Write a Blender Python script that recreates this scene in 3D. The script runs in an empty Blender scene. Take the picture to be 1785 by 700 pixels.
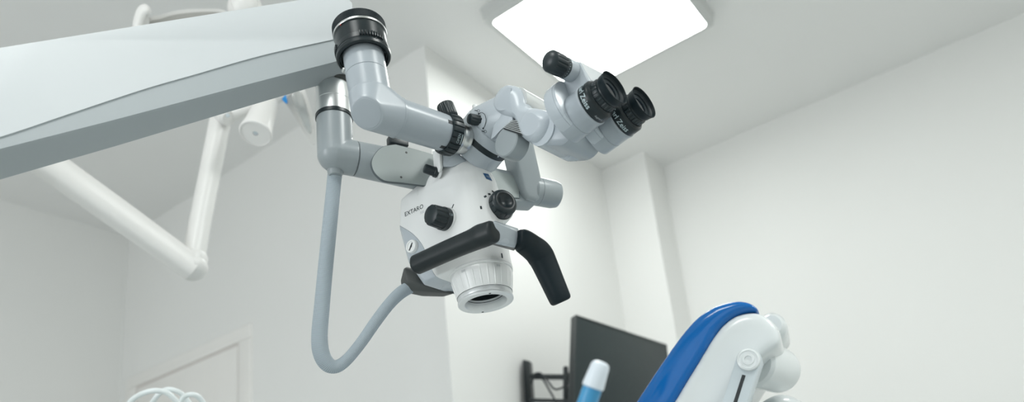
import bpy, bmesh, math, random
import numpy as np
from mathutils import Vector, Matrix
from mathutils.bvhtree import BVHTree
random.seed(7)
SC = bpy.context.scene
COL = SC.collection
PI = math.pi

# ------------------------------------------------------------------ camera
# room axes: X and Y run along the walls, Z is up.  The lens was recovered from
# the vanishing points of the walls and of the ceiling lamp.
FPX, CX, CY = 1310.0, 892.5, 595.0
def nrm(v):
    v = np.array(v, float); return v / np.linalg.norm(v)
_up = nrm([-451, 4175, 1310]); _d2 = nrm([-1892, -605, 1310]); _d2 = nrm(_d2 - _up * (_d2 @ _up))
_d1 = np.cross(_up, _d2); _d1 = _d1 if _d1[0] > 0 else -_d1
ROT = np.array([_d1, _d2, _up])
CAM = np.array([0, 0, 1.1])
X = np.array([1., 0, 0]); Y = np.array([0, 1., 0]); Z = np.array([0, 0, 1.])
def ray(px, py): return ROT @ np.array([(px - CX) / FPX, (CY - py) / FPX, 1.])
def P(px, py, z): return CAM + ray(px, py) * z                   # the point seen at a pixel, at a given distance
def hit(px, py, o, n):                                           # ... and on a given plane
    r = ray(px, py); return CAM + r * (((np.array(o) - CAM) @ n) / (r @ n))
def hitZ(px, py, z): return hit(px, py, (0, 0, z), Z)
def proj(p):
    c = ROT.T @ (np.array(p) - CAM); return CX + FPX * c[0] / c[2], CY - FPX * c[1] / c[2], c[2]

cd = bpy.data.cameras.new('camera'); cam = bpy.data.objects.new('camera', cd); COL.objects.link(cam)
xr, yu, zf = ROT[:, 0], ROT[:, 1], ROT[:, 2]
M = Matrix([[xr[i], yu[i], -zf[i], CAM[i]] for i in range(3)] + [[0, 0, 0, 1]])
cam.matrix_world = M
cd.sensor_fit = 'HORIZONTAL'; cd.sensor_width = 36.0
cd.lens = 36.0 * FPX / 1785.0
cd.shift_y = (CY - 350.0) / 1785.0
cd.clip_start = .02; cd.clip_end = 60
cd.dof.use_dof = True; cd.dof.focus_distance = 0.85
cd.dof.aperture_fstop = (cd.lens / 1000) / 0.0060
SC.camera = cam

# ------------------------------------------------------------------ materials
def mat(name, col, rough=.4, metal=0., bump=0., bscale=400., var=.03, vscale=6., spec=.5, coat=0., emit=None, rvar=.08, aniso=0.):
    m = bpy.data.materials.new(name); m.use_nodes = True
    nt = m.node_tree; b = nt.nodes['Principled BSDF']
    tc = nt.nodes.new('ShaderNodeTexCoord')
    nz = nt.nodes.new('ShaderNodeTexNoise'); nz.inputs['Scale'].default_value = vscale; nz.inputs['Detail'].default_value = 4
    nt.links.new(tc.outputs['Object'], nz.inputs['Vector'])
    mx = nt.nodes.new('ShaderNodeMix'); mx.data_type = 'RGBA'
    lo = [max(0, c * (1 - var)) for c in col]; hi = [min(1, c * (1 + var)) for c in col]
    mx.inputs[6].default_value = (*lo, 1); mx.inputs[7].default_value = (*hi, 1)
    nt.links.new(nz.outputs['Fac'], mx.inputs[0]); nt.links.new(mx.outputs[2], b.inputs['Base Color'])
    rr = nt.nodes.new('ShaderNodeMapRange'); rr.inputs[3].default_value = max(0, rough * (1 - rvar)); rr.inputs[4].default_value = min(1, rough * (1 + rvar))
    nt.links.new(nz.outputs['Fac'], rr.inputs[0]); nt.links.new(rr.outputs[0], b.inputs['Roughness'])
    b.inputs['Metallic'].default_value = metal
    b.inputs['Specular IOR Level'].default_value = spec
    if coat:
        b.inputs['Coat Weight'].default_value = coat; b.inputs['Coat Roughness'].default_value = .12
    if bump:
        n2 = nt.nodes.new('ShaderNodeTexNoise'); n2.inputs['Scale'].default_value = bscale; n2.inputs['Detail'].default_value = 2
        nt.links.new(tc.outputs['Object'], n2.inputs['Vector'])
        bp = nt.nodes.new('ShaderNodeBump'); bp.inputs['Strength'].default_value = bump; bp.inputs['Distance'].default_value = .001
        nt.links.new(n2.outputs['Fac'], bp.inputs['Height']); nt.links.new(bp.outputs[0], b.inputs['Normal'])
    if emit:
        b.inputs['Emission Color'].default_value = (*emit[0], 1); b.inputs['Emission Strength'].default_value = emit[1]
    return m
def s2l(r, g, b):
    f = lambda c: (c / 255 / 12.92) if c / 255 <= .04045 else ((c / 255 + .055) / 1.055) ** 2.4
    return (f(r), f(g), f(b))
MT = {}
def braid_mat():
    m = bpy.data.materials.new('braided_sleeve'); m.use_nodes = True
    nt = m.node_tree; b = nt.nodes['Principled BSDF']
    uv = nt.nodes.new('ShaderNodeUVMap'); uv.uv_map = 'UVMap'
    def wave(sx, sy):
        mp = nt.nodes.new('ShaderNodeMapping'); mp.inputs['Scale'].default_value = (1, 1, 1)
        sp = nt.nodes.new('ShaderNodeSeparateXYZ'); nt.links.new(uv.outputs[0], sp.inputs[0])
        a = nt.nodes.new('ShaderNodeMath'); a.operation = 'MULTIPLY'; a.inputs[1].default_value = sx; nt.links.new(sp.outputs[0], a.inputs[0])
        c = nt.nodes.new('ShaderNodeMath'); c.operation = 'MULTIPLY_ADD'; c.inputs[1].default_value = sy; nt.links.new(sp.outputs[1], c.inputs[0]); nt.links.new(a.outputs[0], c.inputs[2])
        s = nt.nodes.new('ShaderNodeMath'); s.operation = 'SINE'; nt.links.new(c.outputs[0], s.inputs[0])
        nt.nodes.remove(mp)
        return s
    k = 2 * PI
    w1, w2 = wave(22 * k, 330 * k), wave(-22 * k, 330 * k)
    mxm = nt.nodes.new('ShaderNodeMath'); mxm.operation = 'MULTIPLY'; nt.links.new(w1.outputs[0], mxm.inputs[0]); nt.links.new(w2.outputs[0], mxm.inputs[1])
    mr = nt.nodes.new('ShaderNodeMapRange'); mr.inputs[1].default_value = -1; nt.links.new(mxm.outputs[0], mr.inputs[0])
    cr = nt.nodes.new('ShaderNodeMix'); cr.data_type = 'RGBA'
    cr.inputs[6].default_value = (*s2l(138, 150, 160), 1); cr.inputs[7].default_value = (*s2l(190, 201, 208), 1)
    nt.links.new(mr.outputs[0], cr.inputs[0]); nt.links.new(cr.outputs[2], b.inputs['Base Color'])
    bp = nt.nodes.new('ShaderNodeBump'); bp.inputs['Strength'].default_value = .5; bp.inputs['Distance'].default_value = .0006
    nt.links.new(mr.outputs[0], bp.inputs['Height']); nt.links.new(bp.outputs[0], b.inputs['Normal'])
    b.inputs['Roughness'].default_value = .55
    return m
MT['white'] = mat('white_enamel', (.86, .87, .865), .28, bump=.02, bscale=1600, spec=.5)
MT['pale'] = mat('pale_grey_enamel', (.47, .515, .555), .27, bump=.02, bscale=1600)
MT['grey'] = mat('grey_enamel', (.31, .345, .362), .31, bump=.02, bscale=1600)
MT['blue_grey'] = mat('blue_grey_enamel', (.36, .40, .435), .28, bump=.02, bscale=1600)
MT['port_grey'] = mat('port_grey_enamel', (.38, .42, .455), .28, bump=.02, bscale=1600)
MT['plate'] = mat('flat_grey_plate', (.34, .38, .375), .5, bump=.02, bscale=1600)
MT['boom'] = mat('boom_grey', (.385, .42, .435), .40, bump=.02, bscale=1600)
MT['boom_cover'] = mat('boom_cover_white', (.60, .63, .645), .34, bump=.03, bscale=1500)
MT['black'] = mat('black_plastic', (.010, .019, .023), .36, bump=.04, bscale=900, spec=.5)
MT['rubber'] = mat('black_rubber', (.006, .013, .017), .46, bump=.04, bscale=700, spec=.22)
MT['satin_black'] = mat('satin_black_metal', (.010, .017, .020), .30, spec=.38)
MT['grip'] = mat('grip_rubber', (.018, .024, .026), .40, spec=.3, bump=.05, bscale=800)
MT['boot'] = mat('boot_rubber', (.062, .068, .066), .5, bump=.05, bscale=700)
MT['steel'] = mat('brushed_steel', (.62, .63, .62), .28, metal=1., bump=.03, bscale=300)
MT['alu'] = mat('satin_aluminium', (.78, .80, .80), .36, metal=1., bump=.03, bscale=900)
MT['ring_metal'] = mat('bright_satin_metal', (.80, .82, .83), .30, metal=.45, bump=.02, bscale=900)
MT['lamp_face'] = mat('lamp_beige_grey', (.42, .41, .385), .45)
MT['seam'] = mat('seam_shadow', (.10, .12, .13), .6)
MT['ink'] = mat('black_ink', (.02, .03, .034), .6)
MT['ink_pale'] = mat('pale_ink', (.42, .45, .47), .6)
MT['print_white'] = mat('white_print', (.50, .60, .63), .5)
MT['glass'] = mat('dark_coated_glass', (.006, .010, .014), .04, spec=.8)
MT['blue_sign'] = mat('blue_emblem', (.012, .085, .23), .35)
MT['red'] = mat('red_dot', (.45, .06, .05), .4)
MT['orange'] = mat('copper_tab', (.52, .25, .14), .45)
MT['braid'] = braid_mat()
MT['slot'] = mat('dark_slot', (.02, .025, .028), .6)
MT['lamp_white'] = mat('lamp_white', (.80, .79, .77), .35)
MT['lamp_inner'] = mat('lamp_reflector', (.60, .61, .60), .15, metal=.6)
MT['lamp_blue'] = mat('lamp_blue', (.03, .30, .75), .35)
MT['wall'] = mat('wall_paint', (.80, .80, .785), .75, bump=.06, bscale=160, var=.012, vscale=2)
MT['ceil'] = mat('ceiling_paint', (.80, .80, .79), .85, bump=.04, bscale=160, var=.012, vscale=2)
MT['floor'] = mat('vinyl_floor', (.53, .56, .56), .35, var=.04)
MT['door'] = mat('door_white', (.83, .815, .79), .4)
MT['door_gap'] = mat('door_rebate', (.62, .58, .555), .6)
MT['panel'] = mat('lamp_diffuser', (.9, .95, .93), .5, emit=((.965, 1.0, .97), 8.0))
MT['frame'] = mat('lamp_frame', (.58, .59, .58), .4)
MT['vinyl_blue'] = mat('blue_upholstery', (.002, .125, .42), .12, bump=.0, spec=.5)
MT['shell'] = mat('chair_shell_white', (.70, .735, .74), .22, coat=.25)
MT['shell_grey'] = mat('chair_arm_grey', (.55, .61, .64), .3)
MT['screen'] = mat('screen_black', (.020, .030, .032), .45, spec=.25)
MT['bezel'] = mat('bezel_black', (.012, .017, .019), .4)
MT['bracket'] = mat('bracket_black', (.010, .016, .019), .45)
MT['tip_white'] = mat('tip_white', (.72, .78, .84), .3)
MT['tip_blue'] = mat('tip_blue', (.05, .28, .52), .3)
MT['hose_white'] = mat('hose_white', (.78, .83, .83), .3)
MT['glow'] = mat('window_frame_white', (.8, .8, .8), .4)

# ------------------------------------------------------------------ mesh helpers (all work in world metres)
class G:
    """a bag of vertices and faces"""
    def __init__(s): s.v = []; s.f = []; s.uv = None
    def add(s, v, f):
        o = len(s.v); s.v += [np.array(p, float) for p in v]; s.f += [tuple(i + o for i in q) for q in f]; return s
    def join(s, g): return s.add(g.v, g.f)
def frame(a, ref=None):
    a = nrm(a); ref = Z if ref is None else np.array(ref, float)
    if abs(a @ nrm(ref)) > .98: ref = X
    e1 = nrm(ref - a * (a @ ref)); e2 = np.cross(a, e1); return a, e1, e2
def lathe(o, a, prof, seg=64, ref=None, rmod=None, closed=False):
    """surface of revolution: prof = [(radius, distance along the axis)]; starts/ends at r=0 close it"""
    a, e1, e2 = frame(a, ref); o = np.array(o, float); g = G(); rings = []
    for k, (r, t) in enumerate(prof):
        if r <= 1e-9:
            g.v.append(o + a * t); rings.append([len(g.v) - 1])
        else:
            ids = []
            for i in range(seg):
                th = 2 * PI * i / seg; rr = r * (rmod(th, t, k) if rmod else 1)
                g.v.append(o + a * t + rr * (math.cos(th) * e1 + math.sin(th) * e2)); ids.append(len(g.v) - 1)
            rings.append(ids)
    n = len(rings)
    for k in range(n if closed else n - 1):
        A, B = rings[k], rings[(k + 1) % n]
        for i in range(seg):
            j = (i + 1) % seg
            if len(A) == 1 and len(B) == 1: continue
            if len(A) == 1: g.f.append((A[0], B[j], B[i]))
            elif len(B) == 1: g.f.append((A[i], A[j], B[0]))
            else: g.f.append((A[i], A[j], B[j], B[i]))
    return g
def can(o, a, r, t0, t1, ch=.001, seg=64, ref=None, rmod=None, r1=None):
    """capped cylinder (or cone) with small rounded rims"""
    r1 = r if r1 is None else r1
    p = [(0, t0), (r - ch, t0)] + [(r - ch + ch * math.sin(q), t0 + ch - ch * math.cos(q)) for q in (PI / 6, PI / 3, PI / 2)]
    p += [(r1 - ch + ch * math.cos(q), t1 - ch + ch * math.sin(q)) for q in (0, PI / 6, PI / 3)] + [(r1 - ch, t1), (0, t1)]
    return lathe(o, a, p, seg, ref, rmod)
def ringband(o, a, r0, r1, t0, t1, seg=64, ref=None, ch=.0006):
    """a flat washer / band with a hole"""
    return lathe(o, a, [(r0, t0), (r1 - ch, t0), (r1, t0 + ch), (r1, t1 - ch), (r1 - ch, t1), (r0, t1)], seg, ref, closed=True)
def prism(o, u, v, n, pts, d0, d1, bev=0., seg=3):
    """outline pts (in the u,v plane at o) extruded along n from d0 to d1 with rounded cap edges"""
    o, u, v, n = [np.array(q, float) for q in (o, u, v, n)]
    bm = bmesh.new()
    A = [bm.verts.new(o + u * p[0] + v * p[1] + n * d0) for p in pts]
    B = [bm.verts.new(o + u * p[0] + v * p[1] + n * d1) for p in pts]
    f0 = bm.faces.new(A); f1 = bm.faces.new(B[::-1]); k = len(pts)
    for i in range(k): bm.faces.new((A[i], B[i], B[(i + 1) % k], A[(i + 1) % k]))
    if bev:
        ed = set(f0.edges) | set(f1.edges)
        bmesh.ops.bevel(bm, geom=list(ed), offset=bev, segments=seg, profile=.5, affect='EDGES', clamp_overlap=True)
    return from_bm(bm)
def from_bm(bm):
    bm.verts.index_update(); g = G()
    g.v = [np.array(q.co) for q in bm.verts]; g.f = [tuple(q.index for q in f.verts) for f in bm.faces]; bm.free(); return g
def box(o, u, v, n, du, dv, dn, bev=.002, seg=3):
    """box from ranges du,dv,dn along u,v,n; all edges rounded"""
    o, u, v, n = [np.array(q, float) for q in (o, u, v, n)]
    bm = bmesh.new(); vs = {}
    for i in (0, 1):
        for j in (0, 1):
            for k in (0, 1): vs[i, j, k] = bm.verts.new(o + u * du[i] + v * dv[j] + n * dn[k])
    for q in (((0,0,0),(0,1,0),(1,1,0),(1,0,0)), ((0,0,1),(1,0,1),(1,1,1),(0,1,1)), ((0,0,0),(1,0,0),(1,0,1),(0,0,1)),
              ((0,1,0),(0,1,1),(1,1,1),(1,1,0)), ((0,0,0),(0,0,1),(0,1,1),(0,1,0)), ((1,0,0),(1,1,0),(1,1,1),(1,0,1))):
        bm.faces.new([vs[c] for c in q])
    if bev: bmesh.ops.bevel(bm, geom=list(bm.edges), offset=bev, segments=seg, profile=.5, affect='EDGES', clamp_overlap=True)
    return from_bm(bm)
def hull(pts, bev=0., seg=3, ang=20):
    bm = bmesh.new()
    for p in pts: bm.verts.new(p)
    r = bmesh.ops.convex_hull(bm, input=bm.verts)
    dead = [e for e in r['geom_interior'] if isinstance(e, bmesh.types.BMVert)]
    if dead: bmesh.ops.delete(bm, geom=dead, context='VERTS')
    bmesh.ops.dissolve_limit(bm, angle_limit=math.radians(2), verts=bm.verts, edges=bm.edges)
    if bev:
        bm.normal_update()
        ed = [e for e in bm.edges if len(e.link_faces) == 2 and e.calc_face_angle(0) > math.radians(ang)]
        bmesh.ops.bevel(bm, geom=ed, offset=bev, segments=seg, profile=.5, affect='EDGES', clamp_overlap=True)
    return from_bm(bm)
def spline(pts, n=8, closed=False):
    """Catmull-Rom through points of any dimension"""
    p = [np.array(q, float) for q in pts]; k = len(p); out = []
    rng = range(k) if closed else range(k - 1)
    for i in rng:
        if closed: a, b, c, d = p[i - 1], p[i], p[(i + 1) % k], p[(i + 2) % k]
        else: b, c = p[i], p[i + 1]; a = p[i - 1] if i else 2 * b - c; d = p[i + 2] if i + 2 < k else 2 * c - b
        for j in range(n):
            t = j / n; out.append(.5 * ((2 * b) + (c - a) * t + (2 * a - 5 * b + 4 * c - d) * t * t + (3 * b - a - 3 * c + d) * t ** 3))
    if not closed: out.append(p[-1])
    return out
def tube(path, rad, seg=16, cap='round', sec=None, up=None, uv=False):
    """sweep; rad = number or list; sec = function(theta) -> (x, y) unit section in (side, up)"""
    path = [np.array(q, float) for q in path]; n = len(path)
    rad = [rad] * n if not hasattr(rad, '__len__') else list(rad)
    T = [nrm(path[min(i + 1, n - 1)] - path[max(i - 1, 0)]) for i in range(n)]
    g = G(); ref = np.array(up, float) if up is not None else (Z if abs(T[0] @ Z) < .9 else X)
    e1 = nrm(ref - T[0] * (ref @ T[0])); fr = []
    for i in range(n):
        if up is not None and abs(nrm(up) @ T[i]) < .95: e1 = nrm(np.array(up, float) - T[i] * (np.array(up, float) @ T[i]))
        else: e1 = nrm(e1 - T[i] * (e1 @ T[i]))
        fr.append((e1, np.cross(T[i], e1)))
    st = []
    if cap == 'round':
        for q in (1.0, .86, .6, .3): st.append((0, -math.sqrt(max(0, 1 - (1 - q) ** 2)) * 0 - rad[0] * .9 * math.sin(q * PI / 2) , math.cos(q * PI / 2)))
    if cap == 'soft':
        for o_, q_ in ((.34, .05), (.34, .62), (.31, .80), (.22, .92), (.10, .98)): st.append((0, -rad[0] * o_, q_))
    st += [(i, 0, 1) for i in range(n)]
    if cap == 'soft':
        for o_, q_ in ((.10, .98), (.22, .92), (.31, .80), (.34, .62), (.34, .05)): st.append((n - 1, rad[-1] * o_, q_))
    if cap == 'round':
        for q in (.3, .6, .86, 1.0): st.append((n - 1, rad[-1] * .9 * math.sin(q * PI / 2), math.cos(q * PI / 2)))
    rings = []
    for i, off, sc in st:
        e1, e2 = fr[i]; c = path[i] + T[i] * off
        ids = []
        for j in range(seg):
            th = 2 * PI * j / seg; sx, sy = sec(th) if sec else (math.cos(th), math.sin(th))
            g.v.append(c + rad[i] * max(sc, .02) * (sx * e2 + sy * e1)); ids.append(len(g.v) - 1)
        rings.append(ids)
    for A, B in zip(rings, rings[1:]):
        for j in range(seg): g.f.append((A[j], A[(j + 1) % seg], B[(j + 1) % seg], B[j]))
    g.f.append(tuple(rings[0][::-1])); g.f.append(tuple(rings[-1]))
    if uv:
        L = [0.]
        for A, B in zip(path, path[1:]): L.append(L[-1] + float(np.linalg.norm(B - A)))
        g.uv = ('tube', seg, [L[i] for i, _, _ in st])
    return g
def squircle(p=4, ax=1., ay=1.):
    def f(th):
        c, s = math.cos(th), math.sin(th); k = (abs(c) ** p + abs(s) ** p) ** (-1 / p); return ax * c * k, ay * s * k
    return f
def loft(rings, caps=True):
    g = G(); ids = []
    for r in rings:
        o = len(g.v); g.v += [np.array(p, float) for p in r]; ids.append(list(range(o, o + len(r))))
    k = len(rings[0])
    for A, B in zip(ids, ids[1:]):
        for j in range(k): g.f.append((A[j], A[(j + 1) % k], B[(j + 1) % k], B[j]))
    if caps: g.f.append(tuple(ids[0][::-1])); g.f.append(tuple(ids[-1]))
    return g
def text2d(s, size=1.0, shear=0.0, bold=0.0, spacing=1.0):
    """flat lettering: returns (list of 2-D points, faces, width)"""
    cu = bpy.data.curves.new('t', 'FONT'); cu.body = s; cu.size = size; cu.shear = shear; cu.offset = bold; cu.space_character = spacing; cu.resolution_u = 3
    ob = bpy.data.objects.new('t', cu); COL.objects.link(ob)
    dg = bpy.context.evaluated_depsgraph_get(); me = ob.evaluated_get(dg).to_mesh()
    vs = [(q.co.x, q.co.y) for q in me.vertices]; fs = [tuple(p.vertices) for p in me.polygons]
    ob.evaluated_get(dg).to_mesh_clear(); bpy.data.objects.remove(ob); bpy.data.curves.remove(cu)
    return vs, fs, (max(v[0] for v in vs) - min(v[0] for v in vs)), min(v[0] for v in vs)
def text_on(s, fn, size, **k):
    """lettering laid on a surface by fn(x, y) -> point; x starts at 0"""
    vs, fs, w, x0 = text2d(s, size, **k); g = G(); g.add([fn(x - x0, y) for x, y in vs], fs); return g, w

WORLD = {}
def obj(name, g, m, parent=None, smooth=True, ang=38, at=None, label=None):
    """link a bag of faces as ONE mesh object whose origin sits in its middle"""
    V = np.array(g.v); c = (V.min(0) + V.max(0)) / 2 if at is None else np.array(at, float)
    me = bpy.data.meshes.new(name); me.from_pydata([tuple(p - c) for p in g.v], [], g.f)
    bm = bmesh.new(); bm.from_mesh(me)
    bmesh.ops.recalc_face_normals(bm, faces=bm.faces)
    lim = math.radians(ang)
    for f in bm.faces: f.smooth = smooth
    for e in bm.edges:
        if len(e.link_faces) != 2 or e.calc_face_angle(0) > lim: e.smooth = False
    bm.to_mesh(me); bm.free()
    if g.uv:
        _, seg, L = g.uv; uvl = me.uv_layers.new(name='UVMap')
        for pl in me.polygons:
            js = [(me.loops[li].vertex_index % seg) for li in pl.loop_indices]
            wrap = (max(js) == seg - 1 and min(js) == 0)
            for li, j in zip(pl.loop_indices, js):
                vi = me.loops[li].vertex_index; u = (seg if (wrap and j == 0) else j) / seg
                uvl.data[li].uv = (u, L[vi // seg])
    me.materials.append(m if not isinstance(m, str) else MT[m])
    o = bpy.data.objects.new(name, me); COL.objects.link(o)
    pw = WORLD[parent.name] if parent else np.zeros(3)
    o.location = tuple(c - pw); WORLD[o.name] = c
    if parent: o.parent = parent
    if label: o['label'] = label
    return o
def thing(name, label, cat, at, group=None):
    o = bpy.data.objects.new(name, None); o.empty_display_size = .05; COL.objects.link(o)
    o.location = tuple(at); WORLD[o.name] = np.array(at, float)
    o['label'] = label; o['category'] = cat
    if group: o['group'] = group
    return o
def tag(o, label, cat, group=None):
    o['label'] = label; o['category'] = cat
    if group: o['group'] = group
    return o
def struct(name, g, m, **k):
    o = obj(name, g, m, **k); o['kind'] = 'structure'; return o
def dup(o, off, parent):
    c = o.copy(); COL.objects.link(c); c.parent = parent
    WORLD[c.name] = WORLD[o.name] + off
    c.location = tuple(WORLD[c.name] - WORLD[parent.name])
    return c
def evaluated(g, mods):
    """run modifiers on a bag of faces and return the resulting bag"""
    me = bpy.data.meshes.new('tmp'); me.from_pydata([tuple(p) for p in g.v], [], g.f)
    bm = bmesh.new(); bm.from_mesh(me); bmesh.ops.recalc_face_normals(bm, faces=bm.faces); bm.to_mesh(me); bm.free()
    ob = bpy.data.objects.new('tmp', me); COL.objects.link(ob); extra = []
    for typ, kw in mods:
        md = ob.modifiers.new(typ, typ)
        for k, v in kw.items():
            if isinstance(v, G):
                m2 = bpy.data.meshes.new('tmp2'); m2.from_pydata([tuple(p) for p in v.v], [], v.f)
                bm = bmesh.new(); bm.from_mesh(m2); bmesh.ops.recalc_face_normals(bm, faces=bm.faces); bm.to_mesh(m2); bm.free()
                v = bpy.data.objects.new('tmp2', m2); COL.objects.link(v); extra.append(v)
            setattr(md, k, v)
    dg = bpy.context.evaluated_depsgraph_get(); dg.update(); em = ob.evaluated_get(dg).to_mesh()
    r = G(); r.v = [np.array(q.co) for q in em.vertices]; r.f = [tuple(p.vertices) for p in em.polygons]
    ob.evaluated_get(dg).to_mesh_clear()
    for e in extra + [ob]: bpy.data.objects.remove(e)
    return r
# ================================================================== THE ROOM
H = 3.0
XD, YB, XR, YL, XW, YR = 1.775, 1.50, 3.28, 3.62, -2.3, -2.3      # door wall, back wall, right wall, left wall, window wall, rear wall
def slab(x0, x1, y0, y1, z0, z1): return box((0, 0, 0), X, Y, Z, (x0, x1), (y0, y1), (z0, z1), 0)
struct('floor', slab(XW - .12, XR + .12, YR - .12, YL + .12, -.1, 0), 'floor')
struct('ceiling', slab(XW - .12, XR + .12, YR - .12, YL + .12, H, H + .1), 'ceil')
DY0, DY1, DZ = 2.631, 3.459, 2.150                                   # door leaf opening
g = slab(XD, XD + .12, YB + .12, DY0, 0, H); g.join(slab(XD, XD + .12, DY1, YL, 0, H)); g.join(slab(XD, XD + .12, DY0, DY1, DZ, H))
struct('wall_left', g, 'wall')
struct('wall_back', slab(XD, XR, YB, YB + .12, 0, H), 'wall')
struct('wall_right', slab(XR, XR + .12, YR, YB + .12, 0, H), 'wall')
struct('wall_far', slab(XW, XD + .12, YL, YL + .12, 0, H), 'wall')
struct('wall_rear', slab(XW, XR, YR - .12, YR, 0, H), 'wall')
g = G()
WIN = [(-1.35, .15), (.75, 2.25)]; WZ0, WZ1 = .9, 2.45
ys = [YR - .12] + [q for w in WIN for q in w] + [YL + .12]
for i in range(0, len(ys), 2): g.join(slab(XW - .12, XW, ys[i], ys[i + 1], 0, H))
for a, b in WIN:
    g.join(slab(XW - .12, XW, a, b, 0, WZ0)); g.join(slab(XW - .12, XW, a, b, WZ1, H))
struct('wall_front', g, 'wall')
for i, (a, b) in enumerate(WIN):
    g = G()
    for y0, y1, z0, z1 in ((a, a + .06, WZ0, WZ1), (b - .06, b, WZ0, WZ1), (a, b, WZ0, WZ0 + .06), (a, b, WZ1 - .06, WZ1), ((a + b) / 2 - .03, (a + b) / 2 + .03, WZ0, WZ1)):
        g.join(slab(XW - .09, XW - .03, y0, y1, z0, z1))
    struct('window_%d' % (i + 1), g, 'glow')
# shallow pipe chase in the far corner, the way it steps in front of the right wall
struct('trim_1', slab(3.07, XR, 1.26, YB, 0, H), 'wall')
# door with its frame
fw = .085
g = box((0, 0, 0), X, Y, Z, (XD - .011, XD + .05), (DY0 - fw, DY0), (0, DZ), .006)
g.join(box((0, 0, 0), X, Y, Z, (XD - .011, XD + .05), (DY1, DY1 + fw), (0, DZ), .006))
g.join(box((0, 0, 0), X, Y, Z, (XD - .011, XD + .05), (DY0 - fw, DY1 + fw), (DZ, DZ + .062), .006))
struct('trim_2', g, 'door')
struct('trim_3', slab(XD - .002, XD + .05, DY0 - .01, DY1 + .01, 0, DZ + .01), 'door_gap')
struct('door_1', box((0, 0, 0), X, Y, Z, (XD - .006, XD + .04), (DY0 + .011, DY1 - .011), (.005, DZ - .011), .003), 'door')

# ================================================================== CEILING LAMP
lx0, lx1, ly0, ly1, lz = 1.806, 2.376, .645, 1.213, H - .052
t = thing('ceiling_lamp', 'large square white lit panel lamp on the ceiling above the eyepieces', 'ceiling lamp', ((lx0 + lx1) / 2, (ly0 + ly1) / 2, H))
def rrect(x0, x1, y0, y1, r, k=6):
    out = []
    for cx, cy, a in ((x1 - r, y1 - r, 0), (x0 + r, y1 - r, 90), (x0 + r, y0 + r, 180), (x1 - r, y0 + r, 270)):
        for i in range(k + 1):
            q = math.radians(a + 90 * i / k); out.append((cx + r * math.cos(q), cy + r * math.sin(q)))
    return out
def rr3(d, r, z): return [np.array([x, y, z]) for x, y in rrect(lx0 - d, lx1 + d, ly0 - d, ly1 + d, r)]
obj('frame', loft([rr3(.0, .02, lz + .004), rr3(.0, .02, lz - .001), rr3(.010, .02, lz - .001), rr3(.022, .02, lz + .006), rr3(.030, .02, H), ], caps=False), 'frame', t)
obj('diffuser', loft([rr3(.001, .02, lz + .003), rr3(.001, .02, lz + .0005), rr3(-.004, .018, lz)]), 'panel', t)

# ================================================================== THE MICROSCOPE
ms = thing('surgical_microscope', 'white and grey dental microscope with black handles and twin eyepieces hanging from a wide arm', 'microscope', (.55, .45, 1.5))

# ---- the boom: a tapering beam; its broad face lies in one upright plane
bl, br = P(0, 262, .712), P(580, 112, .852)
bu = nrm((br - bl) * np.array([1, 1, 0])); bn = np.cross(bu, Z)
if bn @ (CAM - br) < 0: bn = -bn                                      # towards the viewer
bo = br
def on_boom(px, py): q = hit(px, py, bo, bn) - bo; return np.array([q @ bu, q[2]])
top = [on_boom(-200, 117), on_boom(0, 85), on_boom(300, 37), on_boom(575, -7)]
bot = [on_boom(-200, 313), on_boom(0, 262), on_boom(200, 211), on_boom(440, 147), on_boom(575, 112)]
seam = [on_boom(-200, 298), on_boom(0, 240), on_boom(120, 200), on_boom(250, 157), on_boom(340, 131), on_boom(460, 97), on_boom(590, 68)]
uend = on_boom(617, 60)[0]
def lerp_line(L, u):
    for a, b in zip(L, L[1:]):
        if u <= b[0] or b is L[-1]:
            return a[1] + (b[1] - a[1]) * (u - a[0]) / (b[0] - a[0])
seam_s = [np.array(q) for q in spline(seam, 6)]
rings = []
endcut = [on_boom(606, -2), on_boom(624, 16), on_boom(640, 34)]
US = list(np.linspace(top[0][0], endcut[0][0], 24)) + list(np.linspace(endcut[0][0], uend, 5))[1:]
for u in US:
    k = (u - US[0]) / (US[-1] - US[0]); w = .062 - .018 * k
    zt, zb = min(lerp_line(top, u), lerp_line(endcut, u) if u > endcut[0][0] else 9), lerp_line(bot, u); r = .0035
    pr = [(zt - r, 0), (zt, -r), (zt, -w + .01), (zt - .01, -w), (zb + .022, -w), (zb, -w + .012), (zb, -r), (zb + r * .5, 0)]
    rings.append([bo + bu * u + Z * z + bn * d for z, d in pr])
boom = obj('boom_arm', loft(rings), 'boom', ms, ang=25)
rt = [(u, lerp_line(top, u)) for u in np.linspace(top[0][0], endcut[0][0] - .004, 14)]
pl = [(u, z) for u, z in rt] + [(u, lerp_line(endcut, u) - .001) for u in (endcut[0][0], endcut[0][0] + .005)] + [(uend - .001, lerp_line(endcut, uend) - .001), (uend, lerp_line(seam_s, uend))] + [(q[0], q[1]) for q in seam_s[::-1] if q[0] < uend - .004]
obj('cover_panel', prism(bo, bu, Z, bn, pl, -.001, .0014, .0007, 2), 'boom_cover', boom, ang=30, label='broad white cover panel')
sx = bo + bu * (US[0] - .03) - bn * .03; sz = lerp_line(bot, US[0])
obj('stand_column', lathe(np.array([sx[0], sx[1], 0]), Z, [(0, 0), (.20, 0), (.21, .01), (.21, .05), (.19, .07), (.05, .09), (.045, .10), (.045, bo[2] + sz + .16), (.035, bo[2] + sz + .17), (0, bo[2] + sz + .17)], 48), 'boom', ms)
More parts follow.
